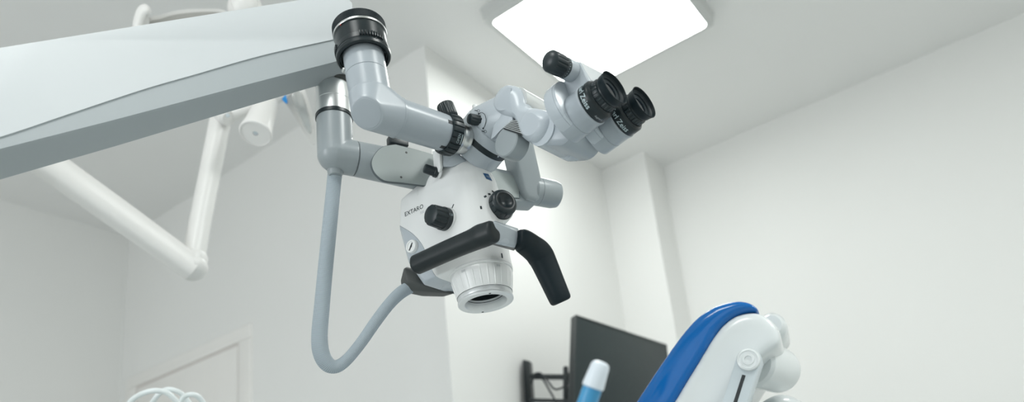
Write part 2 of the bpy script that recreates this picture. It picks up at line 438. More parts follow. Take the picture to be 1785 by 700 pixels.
# hub under the end of the boom
pa = P(585, 270, .865)                                                # on the post axis, at the elbow
def up_to(o, ypx):                                                    # height above o that projects to image row ypx
    a, b = 0., .6
    for _ in range(50):
        m = (a + b) / 2
        if proj(o + Z * m)[1] > ypx: a = m
        else: b = m
    return a
h1, h2 = up_to(pa, 205), up_to(pa, 180)
h4 = bo[2] + lerp_line(bot, on_boom(590, 110)[0]) - pa[2] + .003; h3 = h4 - .0085
R = .0204
obj('boom_end_cap', lathe(pa, Z, [(R - .003, h3 + .0045), (R - .0012, h3 + .0042), (R + .0005, h4 - .003), (R + .0005, h4 + .004), (R - .003, h4 + .004)]), 'boot', boom, label='bearing cap darkened for the shade there')  # dark colour paints in the shading at the post top
post = obj('swivel_post', lathe(pa, Z, [(0, h1), (R, h1), (R, h2 - .0003), (R - .0004, h2), (R, h2 + .0003), (R, h3), (R - .0012, h3 + .003), (R - .004, h4), (0, h4)]), 'alu', ms, label='brushed metal post')
obj('friction_ring', ringband(pa, Z, R - .002, R + .0012, h1 - .0035, h1 + .0018), 'black', post)
tb = [bo + bu * on_boom(548, 134)[0] + Z * 0 , ]
q0 = P(556, 127, proj(pa + Z * h4)[2] - .015)
obj('tab', prism(q0, nrm(bu), Z, bn, [(-.006, -.003), (.004, .004), (.006, .001), (.004, -.003)], -.0006, .0006, .0002, 1), 'orange', boom, label='small copper coloured tab')

# ---- the elbow under the post and the yoke arm that passes behind the head
ax_dir = ROT @ nrm([2408, -161, 1310]); ax_dir = nrm(ax_dir * np.array([1, 1, 0]))
el = pa + Z * .003
side = np.cross(ax_dir, Z)
if side @ (CAM - el) < 0: side = -side
RE = R + .0002
eg = lathe(pa, Z, [(0, -.004), (RE, -.004), (RE, h1), (0, h1)], 64)
eg.join(lathe(pa, Z, [(0, -RE)] + [(RE * math.cos(q), RE * math.sin(q)) for q in np.linspace(-PI / 2, PI / 2, 25)[1:-1]] + [(0, RE)], 64))
adir = nrm(ax_dir + Z * -.02)
eg.join(lathe(pa, adir, [(0, -.004), (RE, -.004), (RE, .0225), (0, .0225)], 64))
eg = evaluated(eg, [('REMESH', dict(mode='VOXEL', voxel_size=.0008)), ('SMOOTH', dict(factor=.5, iterations=10))])
elbow = obj('elbow', eg, 'grey', ms, ang=60)
a0 = pa + adir * .0222
obj('seam_ring', ringband(a0, adir, R - .001, R + .0001, -.0004, .0004), 'seam', elbow)
# flat tapered bar with the oval plate let into its face
def on_side(px, py, off): q = hit(px, py, a0 + side * off, side) - a0; return np.array([q @ ax_dir, q[2]])
so = .0205
def ring_at(t, r, n=56):
    q, e1, e2 = frame(adir); return [a0 + q * t + r * (math.cos(2 * PI * i / n) * e1 + math.sin(2 * PI * i / n) * e2) for i in range(n)]
t660 = on_side(640, 282, 0)[0]
ends = []
for px, py in ((905, 300), (930, 306), (945, 318), (948, 338), (938, 352), (905, 350)):
    q = on_side(px, py, so)
    for d_ in (-.006, so - .0012): ends.append(a0 + ax_dir * q[0] + Z * q[1] + side * d_)
yb = obj('yoke_bar', hull(ring_at(0, R) + ring_at(max(.01, t660), R) + ends, .0025, 3, 25), 'grey', ms, ang=35)
ov = []
for px, py in ((690, 252), (668, 256), (655, 267), (648, 282), (651, 297), (660, 308), (672, 315), (700, 318), (740, 323), (800, 331), (870, 343), (905, 345), (905, 308), (860, 297), (800, 282), (740, 265)): ov.append(on_side(px, py, so))
ovs = ov[:1] + [q for q in spline(ov[:8], 5)][1:] + ov[8:]
obj('cover_plate', prism(a0, ax_dir, Z, side, ovs, so - .003, so + .0006, .0007, 2), 'plate', yb, ang=30, label='flat oval cover plate')
ctr = sum(np.array(q) for q in ovs) / len(ovs)
obj('plate_groove', prism(a0, ax_dir, Z, side, [tuple(np.array(q) + nrm(np.array(q) - ctr) * .0006) for q in ovs], so - .003, so + .0001, .0001, 1), 'seam', yb)
for px, py in ((708, 266), (699, 309)):
    q = a0 + side * (so + .0006) + ax_dir * on_side(px, py, so)[0] + Z * on_side(px, py, so)[1]
    g = can(q, side, .0014, -.0004, .0002, .0001, 20)
    obj('screw', g, 'boot', yb)
bs = on_side(702, 238, 0)
obj('stop_block', box(a0, ax_dir, Z, side, (on_side(676, 240, 0)[0], on_side(709, 245, 0)[0]), (on_side(700, 252, 0)[1] - .004, on_side(692, 241, 0)[1]), (-.006, .006), .0015), 'black', yb, label='black stop block')
# pivot at the far end and the link that rises to the head
pv = P(934, 333, proj(a0 + ax_dir * on_side(934, 333, 0)[0])[2] - .022)
pd = nrm(ax_dir + Z * -.01)
Rk = .0185
piv = obj('pivot_hub', lathe(pv, pd, [(0, -.008), (Rk - .003, -.008), (Rk, -.005), (Rk, .002), (Rk - .0006, .0025), (Rk, .003), (Rk * .99, .024), (Rk * .9, .031), (Rk * .62, .0345), (0, .0355)], 48), 'grey', ms)
up0, up1 = pv - pd * .012, P(905, 262, proj(pv)[2] - .012)
ld = nrm(up1 - up0); ls = nrm(np.cross(ld, np.cross(pd, ld))); ls = nrm(pd - ld * (pd @ ld)); lf = np.cross(ls, ld)
if lf @ (CAM - up0) < 0: lf = -lf
LL = np.linalg.norm(up1 - up0) + .022
prof = [(-.0165, -.002), (-.012, -.012), (0, -.0175), (.010, -.014), (.0155, -.004), (.0150, LL), (-.0185, LL)]
obj('link_arm', prism(up0, ls, ld, lf, prof, -.016, .016, .0055, 5), 'grey', ms, ang=30)

# ---- hose collar and braided cable loop
hc = P(583, 303, .868)
col_ = obj('hose_collar', lathe(P(584, 284, .865), -Z, [(0, 0), (.0088, 0), (.0092, .010), (.0088, .0135), (.0070, .0165), (0, .0165)], 40), 'grey', ms)
cz = [(584, 300, .866, .0082), (580, 340, .866, .0082), (574, 400, .864, .0084), (567, 470, .861, .0085), (561, 535, .858, .0088), (557, 585, .857, .0092), (560, 615, .858, .0095),
      (571, 634, .861, .0090), (587, 638, .865, .0076), (606, 625, .868, .0067), (630, 596, .872, .0066), (655, 560, .876, .0068), (678, 530, .886, .0070), (697, 511, .896, .0076), (716, 499, .906, .0078)]
sp = spline([(*P(a, b, z), r) for a, b, z, r in cz], 10)
obj('cable_hose', tube([q[:3] for q in sp], [q[3] for q in sp], 28, cap='flat', uv=True), 'braid', ms, label='grey braided cable loop')

# ---- the head
O = P(847.3, 527.6, .849)
U = nrm([-.03, .06, .998]); S = nrm(X - U * (X @ U)); F = np.cross(U, S); F = F if F[1] < 0 else -F
def hd(a, b, c): return O + F * a + S * b + U * c
HW = .0370
pts = []
for a, c, w in ((-.0795, .1515, .030), (-.0865, .1235, .030), (-.0800, .075, .030), (-.0610, .0385, .030), (-.072, .1545, HW), (-.079, .124, HW), (-.072, .077, HW), (-.053, .040, HW), (-.0, .036, HW), (-.0, .155, HW * .92)):
    for s in (-1, 1): pts.append(hd(a, s * w, c))
for c, r in ((.036, .0365), (.10, .0372), (.135, .0374), (.15, .0358), (.165, .0308), (.176, .0255), (.180, .0220)):
    for i in range(40): pts.append(hd(r * math.cos(i * PI / 20), r * math.sin(i * PI / 20), c))
hg = hull(pts)
hg = evaluated(hg, [('REMESH', dict(mode='VOXEL', voxel_size=.0011)), ('SMOOTH', dict(factor=.5, iterations=14))])
HEADTREE = BVHTree.FromPolygons([tuple(v) for v in hg.v], hg.f)
def head_front(px, py):
    """point of the head surface seen at a pixel"""
    loc, nn, _, _ = HEADTREE.ray_cast(Vector(CAM), Vector(nrm(ray(px, py)))); return np.array(loc) if loc is not None else P(px, py, .84)
def head_nrm(px, py):
    loc, nn, _, _ = HEADTREE.ray_cast(Vector(CAM), Vector(nrm(ray(px, py)))); nn = np.array(nn) if nn is not None else F; loc = loc if loc is not None else O; return nn if nn @ (CAM - np.array(loc)) > 0 else -nn
def seam_region(off):
    line = [(688, 388), (702, 396), (718, 406), (730, 418), (739, 432), (745, 450), (753, 470), (760, 482)]
    q = [hit(px, py, hd(0, -HW, 0), S) - O for px, py in line]
    L = [(p @ F, p @ U) for p in q]; L = [np.array(p) for p in L]
    L = spline(L, 3)
    out = []
    for i, p in enumerate(L):
        t = L[min(i + 1, len(L) - 1)] - L[max(i - 1, 0)]; nn = nrm([-t[1], t[0]]); out.append(p + nn * off)
    return [(-.2, out[0][1] + .045)] + [tuple(p) for p in out] + [(out[-1][0] + .012, -.05), (-.2, -.05)]
cut = prism(O, F, U, S, seam_region(.00018), -.1, .1)
keep = prism(O, F, U, S, seam_region(-.00018), -.1, .1)
body = evaluated(hg, [('BOOLEAN', dict(operation='DIFFERENCE', object=cut, solver='EXACT'))])
low = evaluated(hg, [('BOOLEAN', dict(operation='INTERSECT', object=keep, solver='EXACT'))])
head = obj('microscope_head', body, 'white', ms, ang=60)
obj('lower_cover', low, 'pale', head, ang=60, label='pale grey lower cover')
# print on the side
def sidept(px, py, lift=.0002): return hit(px, py, hd(0, -HW - lift, 0), S)
tp0, tp1 = sidept(706, 377), sidept(738, 362)
tu = nrm(tp1 - tp0); tv = nrm(np.cross(np.cross(tu, S), tu) * 0 + U - tu * (U @ tu)); W = np.linalg.norm(tp1 - tp0)
g, w = text_on('EXTARO', lambda x, y: np.array([x, y, 0]), 1.0, bold=.012, spacing=1.05)
k = W / w
g, w = text_on('EXTARO', lambda x, y: tp0 + tu * (x * k) + tv * (y * k), 1.0, bold=.012, spacing=1.05)
obj('lettering', g, 'ink', head, smooth=False)
g, w3 = text_on('300', lambda x, y: tp1 + tu * (x * k * .62 - .0058) + tv * (y * k * .62 - .0062), 1.0, bold=-.014)
obj('lettering', g, 'ink_pale', head, smooth=False)
# the round lock with a key slot
dk = sidept(720, 430, 0)
lock = obj('lock_disc', lathe(dk, -S, [(0, -.004), (.0080, -.004), (.0080, .0032), (.0074, .0042), (.0058, .0042), (.0052, .0034), (.0016, .0034), (.0016, .0018), (0, .0018)], 48), 'white', ms)
qd = nrm(F * .62 + U * .78); qe = np.cross(qd, S)
obj('slot', prism(dk, qd, qe, -S, [(-.0062, -.0006), (-.0062, .0006), (-.001, .0009), (.0045, .0006), (.0045, -.0006), (-.001, -.0009)], .0030, .0039, .0001, 1), 'slot', lock)
# zoom knob on the side
def flutes(n, dep, k0, k1):
    def f(th, t, k): return 1 - (dep * (.5 + .5 * math.cos(n * th)) ** 3 if k0 <= k <= k1 else 0)
    return f
def grooves(n, dep, k0, k1):
    return lambda th, t, k: 1 - (dep if (k0 <= k <= k1 and math.cos(n * th) > .9) else 0)
kb = sidept(778, 382.5, 0); ka = nrm(-S + Y * .12)
rk = .0134
obj('knob_collar', can(kb, ka, rk + .0012, -.005, .0010, .0008), 'white', head)
knob = obj('side_knob', lathe(kb, ka, [(0, .0012), (rk, .0012), (rk, .0070), (rk - .0004, .0074), (rk - .0006, .0078), (rk - .0012, .0215), (rk - .0016, .0228), (rk - .0026, .0236), (rk - .0045, .0241), (rk * .4, .0249), (0, .0250)], 120, ref=U, rmod=flutes(12, .085, 4, 6)), 'black', ms)
_, k1_, k2_ = frame(ka, U)
def onknob(th0, t0, r, sg=1):
    def f(x, y): th = th0 + sg * x / r; return kb + ka * (t0 + y) + r * (math.cos(th) * k1_ + math.sin(th) * k2_)
    return f
# which way round turns towards the viewer
toview = CAM - kb
sgn = 1 if (k2_ @ F) > 0 else -1
for s_, px, py in (('1.8', 779, 374), ('2.5', 771, 397)):
    best = min(np.linspace(0, 2 * PI, 200), key=lambda th: math.hypot(proj(kb + ka * .0042 + rk * (math.cos(th) * k1_ + math.sin(th) * k2_))[0] - px, proj(kb + ka * .0042 + rk * (math.cos(th) * k1_ + math.sin(th) * k2_))[1] - py) + (9 if (math.cos(th) * k1_ + math.sin(th) * k2_) @ toview < 0 else 0))
    e_ = math.cos(best) * k1_ + math.sin(best) * k2_; tt = np.cross(ka, e_)           # increasing theta
    dn = 1 if (proj(kb + rk * e_ + tt * .002)[1] > proj(kb + rk * e_)[1]) else -1
    g, w = text_on(s_, lambda x, y: onknob(best, .0066 - x, rk + .00025, -dn)(y - .0018, 0), .0042)
    obj('numeral', g, 'print_white', knob, smooth=False)
a, b = head_front(787.4, 364), head_front(791, 355.5); tt = nrm(b - a); ww = np.cross(tt, S)
obj('index_mark', prism(a, tt, ww, -S, [(0, -.0006), (0, .0006), (np.linalg.norm(b - a), .0006), (np.linalg.norm(b - a), -.0006)], -.0006, .0002), 'ink', head)
# big front dial
da = nrm(F * .90 - S * .42 + U * .02)
dp = head_front(870, 362)
rd = .0163
obj('dial_collar', can(dp, da, rd + .0018, -.014, .0022, .0012), 'white', head)
dial = obj('front_dial', lathe(dp, da, [(0, .0018), (rd + .0006, .0018), (rd + .0006, .0034), (rd, .0040), (rd, .0045), (rd, .0118), (rd, .0124), (rd - .0006, .0140), (rd - .0026, .0162), (rd - .0056, .0168), (rd - .0072, .0163), (rd - .0086, .0148), (rd * .25, .0118), (0, .0115)], 384, ref=U, rmod=grooves(16, .045, 5, 6)), 'black', ms)
obj('dial_rim', lathe(dp, da, [(rd - .0078, .01615), (rd - .0066, .0168), (rd - .0058, .01705), (rd - .0064, .0170), (rd - .0074, .0164)], 96, closed=True), 'grip', dial)
for px, py, rot in ((838.5, 361.5, 90), (845.8, 342.2, 30), (852.8, 338, 12), (859.3, 333.8, -15)):
    c_ = head_front(px, py); rr = c_ - O; nn = head_nrm(px, py); e1 = nrm(U - nn * (U @ nn)); e2 = np.cross(e1, nn)
    q = math.radians(rot); d1_, d2_ = e2 * math.cos(q) + e1 * math.sin(q), -e2 * math.sin(q) + e1 * math.cos(q)
    obj('dial_mark', box(c_, d1_, d2_, nn, (-.0019, .0019), (-.0011, .0011), (-.0012, .0003), .0001, 1), 'ink', head)
# blue emblem and white rim at the top of the front
eq = [head_front(px, py) for px, py in ((841.5, 301.5), (851, 303), (858.5, 315.5), (847.5, 311.5))]
cE = sum(eq) / 4; rr = cE - O; nE = head_nrm(849.5, 308)
gE = G(); NE = 9
for i in range(NE):
    for j in range(NE):
        a_, b_ = i / (NE - 1), j / (NE - 1)
        c4 = [np.array(q) for q in ((841.5, 301.5), (851, 303), (858.0, 315.5), (847.5, 311.5))]
        q = (c4[0] * (1 - a_) + c4[1] * a_) * (1 - b_) + (c4[3] * (1 - a_) + c4[2] * a_) * b_
        gE.v.append(head_front(*q) + nE * .0003)
for i in range(NE - 1):
    for j in range(NE - 1): gE.f.append((i * NE + j, i * NE + j + 1, (i + 1) * NE + j + 1, (i + 1) * NE + j))
obj('emblem', gE, 'blue_sign', head, label='small blue emblem with white letters')
eu = nrm(eq[1] - eq[0]); ev = nrm(eq[0] - eq[3]); wl = np.linalg.norm(eq[2] - eq[3])
g0, w0 = text_on('ZEISS', lambda x, y: np.array([x, y, 0]), 1.0)
tB = eq[3] * .58 + eq[0] * .42
tR = eq[2] * .58 + eq[1] * .42; tb_ = nrm(tR - tB); tl = np.linalg.norm(tR - tB)
tvv = nrm(ev - tb_ * (ev @ tb_))
def on_head(p):
    q = proj(p); return head_front(q[0], q[1]) + nE * .0006
g, w = text_on('ZEISS', lambda x, y: on_head(tB + tb_ * (x / w0 * tl * .62 + tl * .2) + tvv * (y / w0 * tl * .62 - .0002)), 1.0)
obj('lettering', g, 'print_white', head, smooth=False)
# objective barrel: fixed skirt, fluted focus ring, bright metal end ring, lens
obj('objective_skirt', lathe(hd(0, 0, 0), U, [(0, .040), (.0368, .040), (.0372, .0365), (.0366, .0345), (.0355, .0342), (0, .0342)], 96), 'white', head)
obj('skirt_line', ringband(hd(0, 0, 0), U, .0362, .03722, .0366, .0369, 96, ch=.00005), 'ink_pale', head)
def ribs(th, t, k):
    if 3 <= k <= 12:
        s = math.cos(26 * th); return 1 + .016 * max(0, min(1, (s - .86) / .07)) * (1 if 4 <= k <= 11 else .3)
    return 1
pf = [(.030, .0345), (.0352, .0343), (.0356, .0335), (.03545, .0290)] + [(.0352 - .0030 * q, .0270 - .0155 * q) for q in np.linspace(0, 1, 8)] + [(.0321, .0108), (.0319, .0088), (.0314, .0083), (.029, .0083)]
fr_ = obj('focus_ring', lathe(hd(0, 0, 0), U, pf, 780, ref=F, rmod=ribs, closed=True), 'white', ms)
_, f1_, f2_ = frame(U, F)
def onring(px, py, r, c):
    return min(np.linspace(0, 2 * PI, 721), key=lambda th: abs(proj(hd(0, 0, c) + r * (math.cos(th) * f1_ + math.sin(th) * f2_))[0] - px) + (50 if (math.cos(th) * f1_ + math.sin(th) * f2_) @ (CAM - O) < 0 else 0))
for s_, px in (('250', 808.5), ('300', 869)):
    th0 = onring(px, 0, .0355, .0288); e_ = math.cos(th0) * f1_ + math.sin(th0) * f2_; tg = np.cross(U, e_)
    sg = 1 if proj(O + tg * .01)[0] > proj(O)[0] else -1
    g, w = text_on(s_, lambda x, y: hd(0, 0, .0290 + y) + (.0357) * (math.cos(th0 + sg * (x - .0028) / .0357) * f1_ + math.sin(th0 + sg * (x - .0028) / .0357) * f2_), .0036)
    obj('numeral', g, 'ink_pale', fr_, smooth=False)
th0 = onring(874.5, 0, .037, .045); e_ = math.cos(th0) * f1_ + math.sin(th0) * f2_; tg = np.cross(U, e_)
obj('index_mark', box(hd(0, 0, .0395) + e_ * .0370, tg, U, e_, (-.0006, .0006), (0, .0058), (-.001, .0005), .0001, 1), 'ink', head)
er = obj('objective_ring', lathe(hd(0, 0, 0), U, [(.0215, .012), (.0300, .0086), (.0312, .0084), (.0314, .0078), (.0313, .0036), (.0316, .0033), (.0319, .0026), (.0319, .0008), (.0313, .0001), (.0245, .0), (.0238, .0008), (.0225, .0075)], 128, closed=True), 'ring_metal', ms, label='bright metal end ring')
obj('ring_seam', ringband(hd(0, 0, 0), U, .030, .0319, .0084, .0092, 96, ch=.0001), 'slot', er)
obj('lens_barrel', lathe(hd(0, 0, 0), U, [(.0240, .0010), (.0232, .006), (.0228, .009), (.0220, .0092), (.0216, .020), (.0245, .020), (.0245, .004)], 96, closed=True), 'satin_black', er)
obj('lens', lathe(hd(0, 0, 0), U, [(0, .0135)] + [(.0222 * q, .0135 + .0028 * q * q) for q in (.3, .6, .85, 1)] + [(.0222, .020), (0, .020)], 96), 'glass', er)
for dx, dy in ((854, 511), (841.5, 543.5)):
    q = hit(dx, dy, O, U)
    obj('pin_hole', can(q, U, .0014, -.0001, .001, .0001, 20), 'slot', er)
# rubber boot where the cable enters below the back
bp = []
for px, py, z in ((704, 466, .905), (698, 490, .908), (703, 509, .910), (736, 516, .915), (772, 517, .912), (795, 510, .905), (708, 488, .893), (712, 505, .897), (740, 508, .900), (788, 511, .895),
                  (708, 464, .93), (704, 500, .935), (740, 512, .94), (790, 508, .93), (730, 470, .915), (780, 495, .91)): bp.append(P(px, py, z))
obj('cable_boot', hull(bp, .0022, 3, 12), 'boot', head, ang=25)

# ---- grips
gb = obj('handle_bracket', hull([P(px, py, z) for px, py, z in ((856, 388, .778), (862, 386, .778), (866, 420, .779), (858, 420, .779), (902, 403, .806), (905, 425, .807), (897, 432, .806), (860, 424, .782),
                                (862, 384, .81), (904, 398, .835), (900, 428, .835), (862, 424, .81))], .0016, 3, 15), 'pale', ms, label='pale grey handle bracket')
obj('bracket_back', hull([P(px, py, z) for px, py, z in ((840, 418, .800), (866, 421, .786), (900, 434, .812), (896, 437, .825), (850, 424, .825), (858, 412, .825), (898, 420, .838), (838, 414, .82))], .001, 2, 15), 'black', gb)
def grip(name, ctl, up, rx, ry):
    sp_ = spline([(*P(a, b, z), r) for a, b, z, r in ctl], 8)
    return obj(name, tube([q[:3] for q in sp_], [q[3] for q in sp_], 40, cap='soft', sec=squircle(2.35, rx, ry), up=up), 'grip', ms, ang=50)
LG = [(858, 404, .779, .0118), (848, 408, .783, .0122), (838, 411.5, .787, .0124), (824, 418, .793, .0116), (800, 428, .803, .0112), (770, 441, .816, .0111), (745, 452.5, .827, .0110), (727, 460.5, .835, .0110)]
grip('handle_grip', LG, Z, .92, 1.0)
RG = [(905, 417, .808, .0105), (912, 420, .811, .0122), (926, 430, .817, .0130), (936, 438, .820, .0137), (942.5, 446.5, .822, .0139), (948, 457, .822, .0134), (961, 486, .820, .0124), (972, 511, .818, .0117), (976.5, 521, .818, .0113)]
obj('handle_grip', (lambda sp_: tube([q[:3] for q in sp_], [q[3] for q in sp_], 40, cap='soft', sec=squircle(2.8, 1.0, .95), up=bn))(spline([(*P(a, b, z), r) for a, b, z, r in RG], 8)), 'rubber', ms, ang=50)
# ---- camera port: level tube, mitred elbow, upright tube with a lens-mount adapter
def along(o, d, key, axis=0):
    """distance along d from o at which the projection reaches a pixel column (axis 0) or row (axis 1)"""
    ts = np.linspace(-.3, .4, 1401); v = [abs(proj(o + d * t)[axis] - key) for t in ts]; return float(ts[int(np.argmin(v))])
pe = P(649, 191, .79)
hdir = ROT @ nrm([1716, -232, 1310]); hdir = nrm(hdir)
vdir = nrm(np.array([-.052, .078, 1.0])); RT = .0224; RL = .0202
tH = along(pe, hdir, 800); tV = along(pe, vdir, 103, 1)
bis = nrm(hdir + vdir)                                                 # the mitre plane holds the two axes' bisector
mit = nrm(hdir - vdir)
# elbow: both tubes cut at the mitre plane, outer corner cut off flat and lens-shaped
def tube_to_plane(o, d, R, tend, seg=72):
    a, e1, e2 = frame(d, bis); g = G(); A = []; B = []
    for i in range(seg):
        th = 2 * PI * i / seg; w = R * (math.cos(th) * e1 + math.sin(th) * e2)
        t0 = -(w @ mit) / (d @ mit)
        A.append(o + w + d * t0); B.append(o + w + d * tend)
    return A, B
tS2 = along(pe, vdir, 128, 1)
# elbow: both tube ends and the round cover on the outer corner, joined by one smooth casting
def ring_of(o, d, r, t, n=72):
    a, e1, e2 = frame(d); return [o + a * t + r * (math.cos(2 * PI * i / n) * e1 + math.sin(2 * PI * i / n) * e2) for i in range(n)]
nd = nrm(-bis * .62 + nrm(CAM - pe) * .78)
co = pe + nd * .0212
big = hull(ring_of(pe, vdir, RT + .0003, .0190) + ring_of(pe, vdir, RT + .0003, .011) + ring_of(pe + bis * .0075, mit, RT, 0) + ring_of(pe, hdir, RL + .0012, .030) + ring_of(pe, hdir, RL + .0012, .020) + ring_of(co, nd, .0168, 0))
big = evaluated(big, [('REMESH', dict(mode='VOXEL', voxel_size=.0008)), ('SMOOTH', dict(factor=.5, iterations=24))])
port = obj('camera_port', big, 'port_grey', ms, ang=60)
obj('mirror_cover', can(co, nd, .0150, -.004, .0003, .0004, 72), 'port_grey', port, label='flat round cover plate')
obj('cover_groove', ringband(co, nd, .0146, .0156, -.002, -.00005), 'blue_grey', port)
obj('level_tube', lathe(pe, hdir, [(0, .028), (RL + .0016, .028), (RL + .0017, .0297), (RL + .0007, .0303), (RL + .0003, tH - .032), (RL, tH - .0165), (0, tH - .0165)], 72), 'blue_grey', port)
obj('white_lip', lathe(pe, hdir, [(RL - .002, tH - .0185), (RL + .0004, tH - .0182), (RL + .0006, tH - .0172), (RL - .002, tH - .0165)], 72, closed=True), 'white', port)
obj('upright_tube', lathe(pe, vdir, [(0, .015), (RT + .0001, .015), (RT + .0001, .0186), (RT - .0003, .0190), (RT - .0003, tS2 - .0034), (RT - .001, tS2 - .0030), (RT - .0003, tS2 - .0026), (RT - .0004, tV + .004), (0, tV + .004)], 72), 'port_grey', port)
def tv(y): return along(pe, vdir, y, 1)
RA = .0292
def clip(th, t, k): return 1
ad = obj('camera_adapter', lathe(pe, vdir, [(RT - .002, tV + .006), (RT + .0012, tV + .006), (RT + .0014, tV + .001), (RT + .0022, tV + .0006), (RT + .0026, tV + .0022), (RT + .0034, tV + .0022), (RT + .0036, tV), (RA - .0012, tV - .0006), (RA, tV + .0008), (RA + .0002, tV + .0042), (RA - .0008, tV + .0062), (RA - .0009, tV + .0068), (RA - .0006, tV + .0072), (RA - .0012, tV + .0130), (RA - .0018, tV + .0136), (RA - .0016, tv(64)), (RA - .0010, tv(63)), (0, tv(63))], 96), 'satin_black', ms, ang=18, label='black lens mount adapter')
obj('silver_ring', lathe(pe, vdir, [(RA - .004, tv(64)), (RA - .0003, tv(64)), (RA - .0001, tv(63.4)), (RA - .0003, tv(60.8)), (RA - .004, tv(60.8))], 96, closed=True), 'steel', ad)
def kn(th, t, k): return 1 + (.007 * math.cos(150 * th) if 3 <= k <= 5 else 0)
obj('rear_cap', lathe(pe, vdir, [(0, tv(61)), (RA - .0006, tv(61)), (RA - .0002, tv(60)), (RA - .0002, tv(59)), (RA - .0002, tv(54)), (RA - .0003, tv(48.5)), (RA - .0008, tv(47.5)), (RA - .003, tv(46.5)), (0, tv(46.5))], 900, rmod=kn), 'rubber', ad)
_, v1, v2 = frame(vdir)
def near_th(o, R, t, px, py, d, e1, e2):
    def cost(th):
        w = math.cos(th) * e1 + math.sin(th) * e2; q = proj(o + d * t + R * w); return math.hypot(q[0] - px, q[1] - py) + (60 if w @ nrm(CAM - o) < -.3 else 0)
    return min(np.linspace(0, 2 * PI, 721), key=cost)
thg = near_th(pe, RA, tV + .010, 648, 62, vdir, v1, v2)
for blk in (0, 2 * PI / 3, -2 * PI / 3):
    g = G()
    for i in range(-4, 5):
        th = thg + blk + i * .108; w = math.cos(th) * v1 + math.sin(th) * v2; s_ = np.cross(vdir, w)
        g.join(box(pe + w * (RA - .0022), s_, vdir, w, (-.0012, .0012), (tV + .0074, tV + .0135), (0, .0030), .0005, 2))
    obj('grip_ribs', g, 'satin_black', ad)
th = near_th(pe, RA, tV + .010, 581, 49, vdir, v1, v2); w = math.cos(th) * v1 + math.sin(th) * v2
obj('alignment_dot', can(pe + vdir * (tv(64.5)) + w * (RA - .0016), w, .0010, 0, .0012, .0004, 16), 'red', ad, label='tiny red dot')
th = near_th(pe, RA, tV + .004, 655, 70, vdir, v1, v2); w = math.cos(th) * v1 + math.sin(th) * v2
obj('set_screw', can(pe + vdir * (tV + .0045) + w * (RA - .001), w, .0010, 0, .0014, .0002, 16), 'slot', ad)
th = near_th(pe, RT, tS2 + .004, 611, 126, vdir, v1, v2); w = math.cos(th) * v1 + math.sin(th) * v2
ss = P(614.5, 127.5, proj(pe + vdir * (tS2 + .004) + RT * w)[2]); sd = nrm(P(597, 121.5, proj(ss)[2] - .006) - ss)
obj('thumb_screw', lathe(ss, sd, [(0, -.003), (.0016, -.003), (.0016, .0024), (.0029, .0028), (.0031, .0042), (.0031, .0085), (.0028, .0091), (.0028, .0099), (.0031, .0104), (.0026, .0112), (0, .0114)], 48), 'steel', port, label='knurled steel thumb screw')
# clamp ring with its big knob, and the bare steel sleeve
tC = along(pe, hdir, 781)
RC = RL + .0030
def cog(th, t, k): return 1 - (.05 * (1 if math.cos(22 * th) > .55 else 0) if 2 <= k <= 5 else 0)
cr_ = obj('clamp_ring', lathe(pe, hdir, [(RL - .002, tC - .0065), (RC - .0008, tC - .0065), (RC, tC - .0055), (RC + .0004, tC - .001), (RC + .0004, tC + .003), (RC, tC + .0068), (RC - .0010, tC + .0078), (RL - .004, tC + .0078)], 264, rmod=cog, closed=True), 'black', ms, label='black clamp ring with white lettering')
obj('steel_sleeve', lathe(pe, hdir, [(0, tC + .002), (RL - .0020, tC + .002), (RL - .0022, tC + .0125), (RL - .0026, tC + .0130), (RL - .0024, tC + .0140), (RL - .0028, tC + .0225), (RL - .0040, tC + .0240), (0, tC + .0240)], 72), 'steel', cr_, label='bare steel sleeve')
_, c1_, c2_ = frame(hdir)
for px, py in ((780, 213), (769, 254)):
    th = near_th(pe, RL, tC - .010, px, py, hdir, c1_, c2_); w = math.cos(th) * c1_ + math.sin(th) * c2_; s_ = np.cross(hdir, w)
    obj('notch', box(pe + hdir * (tC - .0085) + w * RL, hdir, s_, w, (-.0042, .003), (-.0024, .0024), (-.002, .0002), .0001, 1), 'slot', cr_)
thk = near_th(pe, RC, tC, 790, 236, hdir, c1_, c2_); wk = math.cos(thk) * c1_ + math.sin(thk) * c2_; tk = np.cross(hdir, wk)
sg = 1 if proj(pe + hdir * tC + wk * RC + tk * .003)[1] < proj(pe + hdir * tC + wk * RC)[1] else -1
g, w = text_on('OPEN', lambda x, y: pe + hdir * (tC + .0026 - y) + (RC + .0007) * (math.cos(thk + sg * (x - .0066) / RC) * c1_ + math.sin(thk + sg * (x - .0066) / RC) * c2_), .0042, bold=-.00006)
obj('lettering', g, 'print_white', cr_, smooth=False)
g = G()
for k_ in range(9):
    a_ = thk + sg * (-.0066 + .0012 * k_ ) / RC; w = math.cos(a_) * c1_ + math.sin(a_) * c2_; s_ = np.cross(hdir, w)
    g.join(box(pe + hdir * (tC + .0052) + w * RC, s_, hdir, w, (-.0007, .0007), (-.00025, .00025), (0, .0007), 0))
obj('arrow_line', g, 'print_white', cr_, smooth=False)
kb0 = P(785, 208, proj(pe + hdir * tC)[2] - .004); kd0 = nrm(P(773, 176, proj(kb0)[2] + .006) - kb0)
obj('clamp_knob', lathe(kb0, kd0, [(0, -.006), (.0075, -.006), (.0078, .0), (.0086, .001), (.0100, .0030), (.0102, .004), (.0100, .0175), (.0096, .0188), (.0085, .0194), (0, .0196)], 144, rmod=flutes(22, .06, 4, 7)), 'black', cr_)

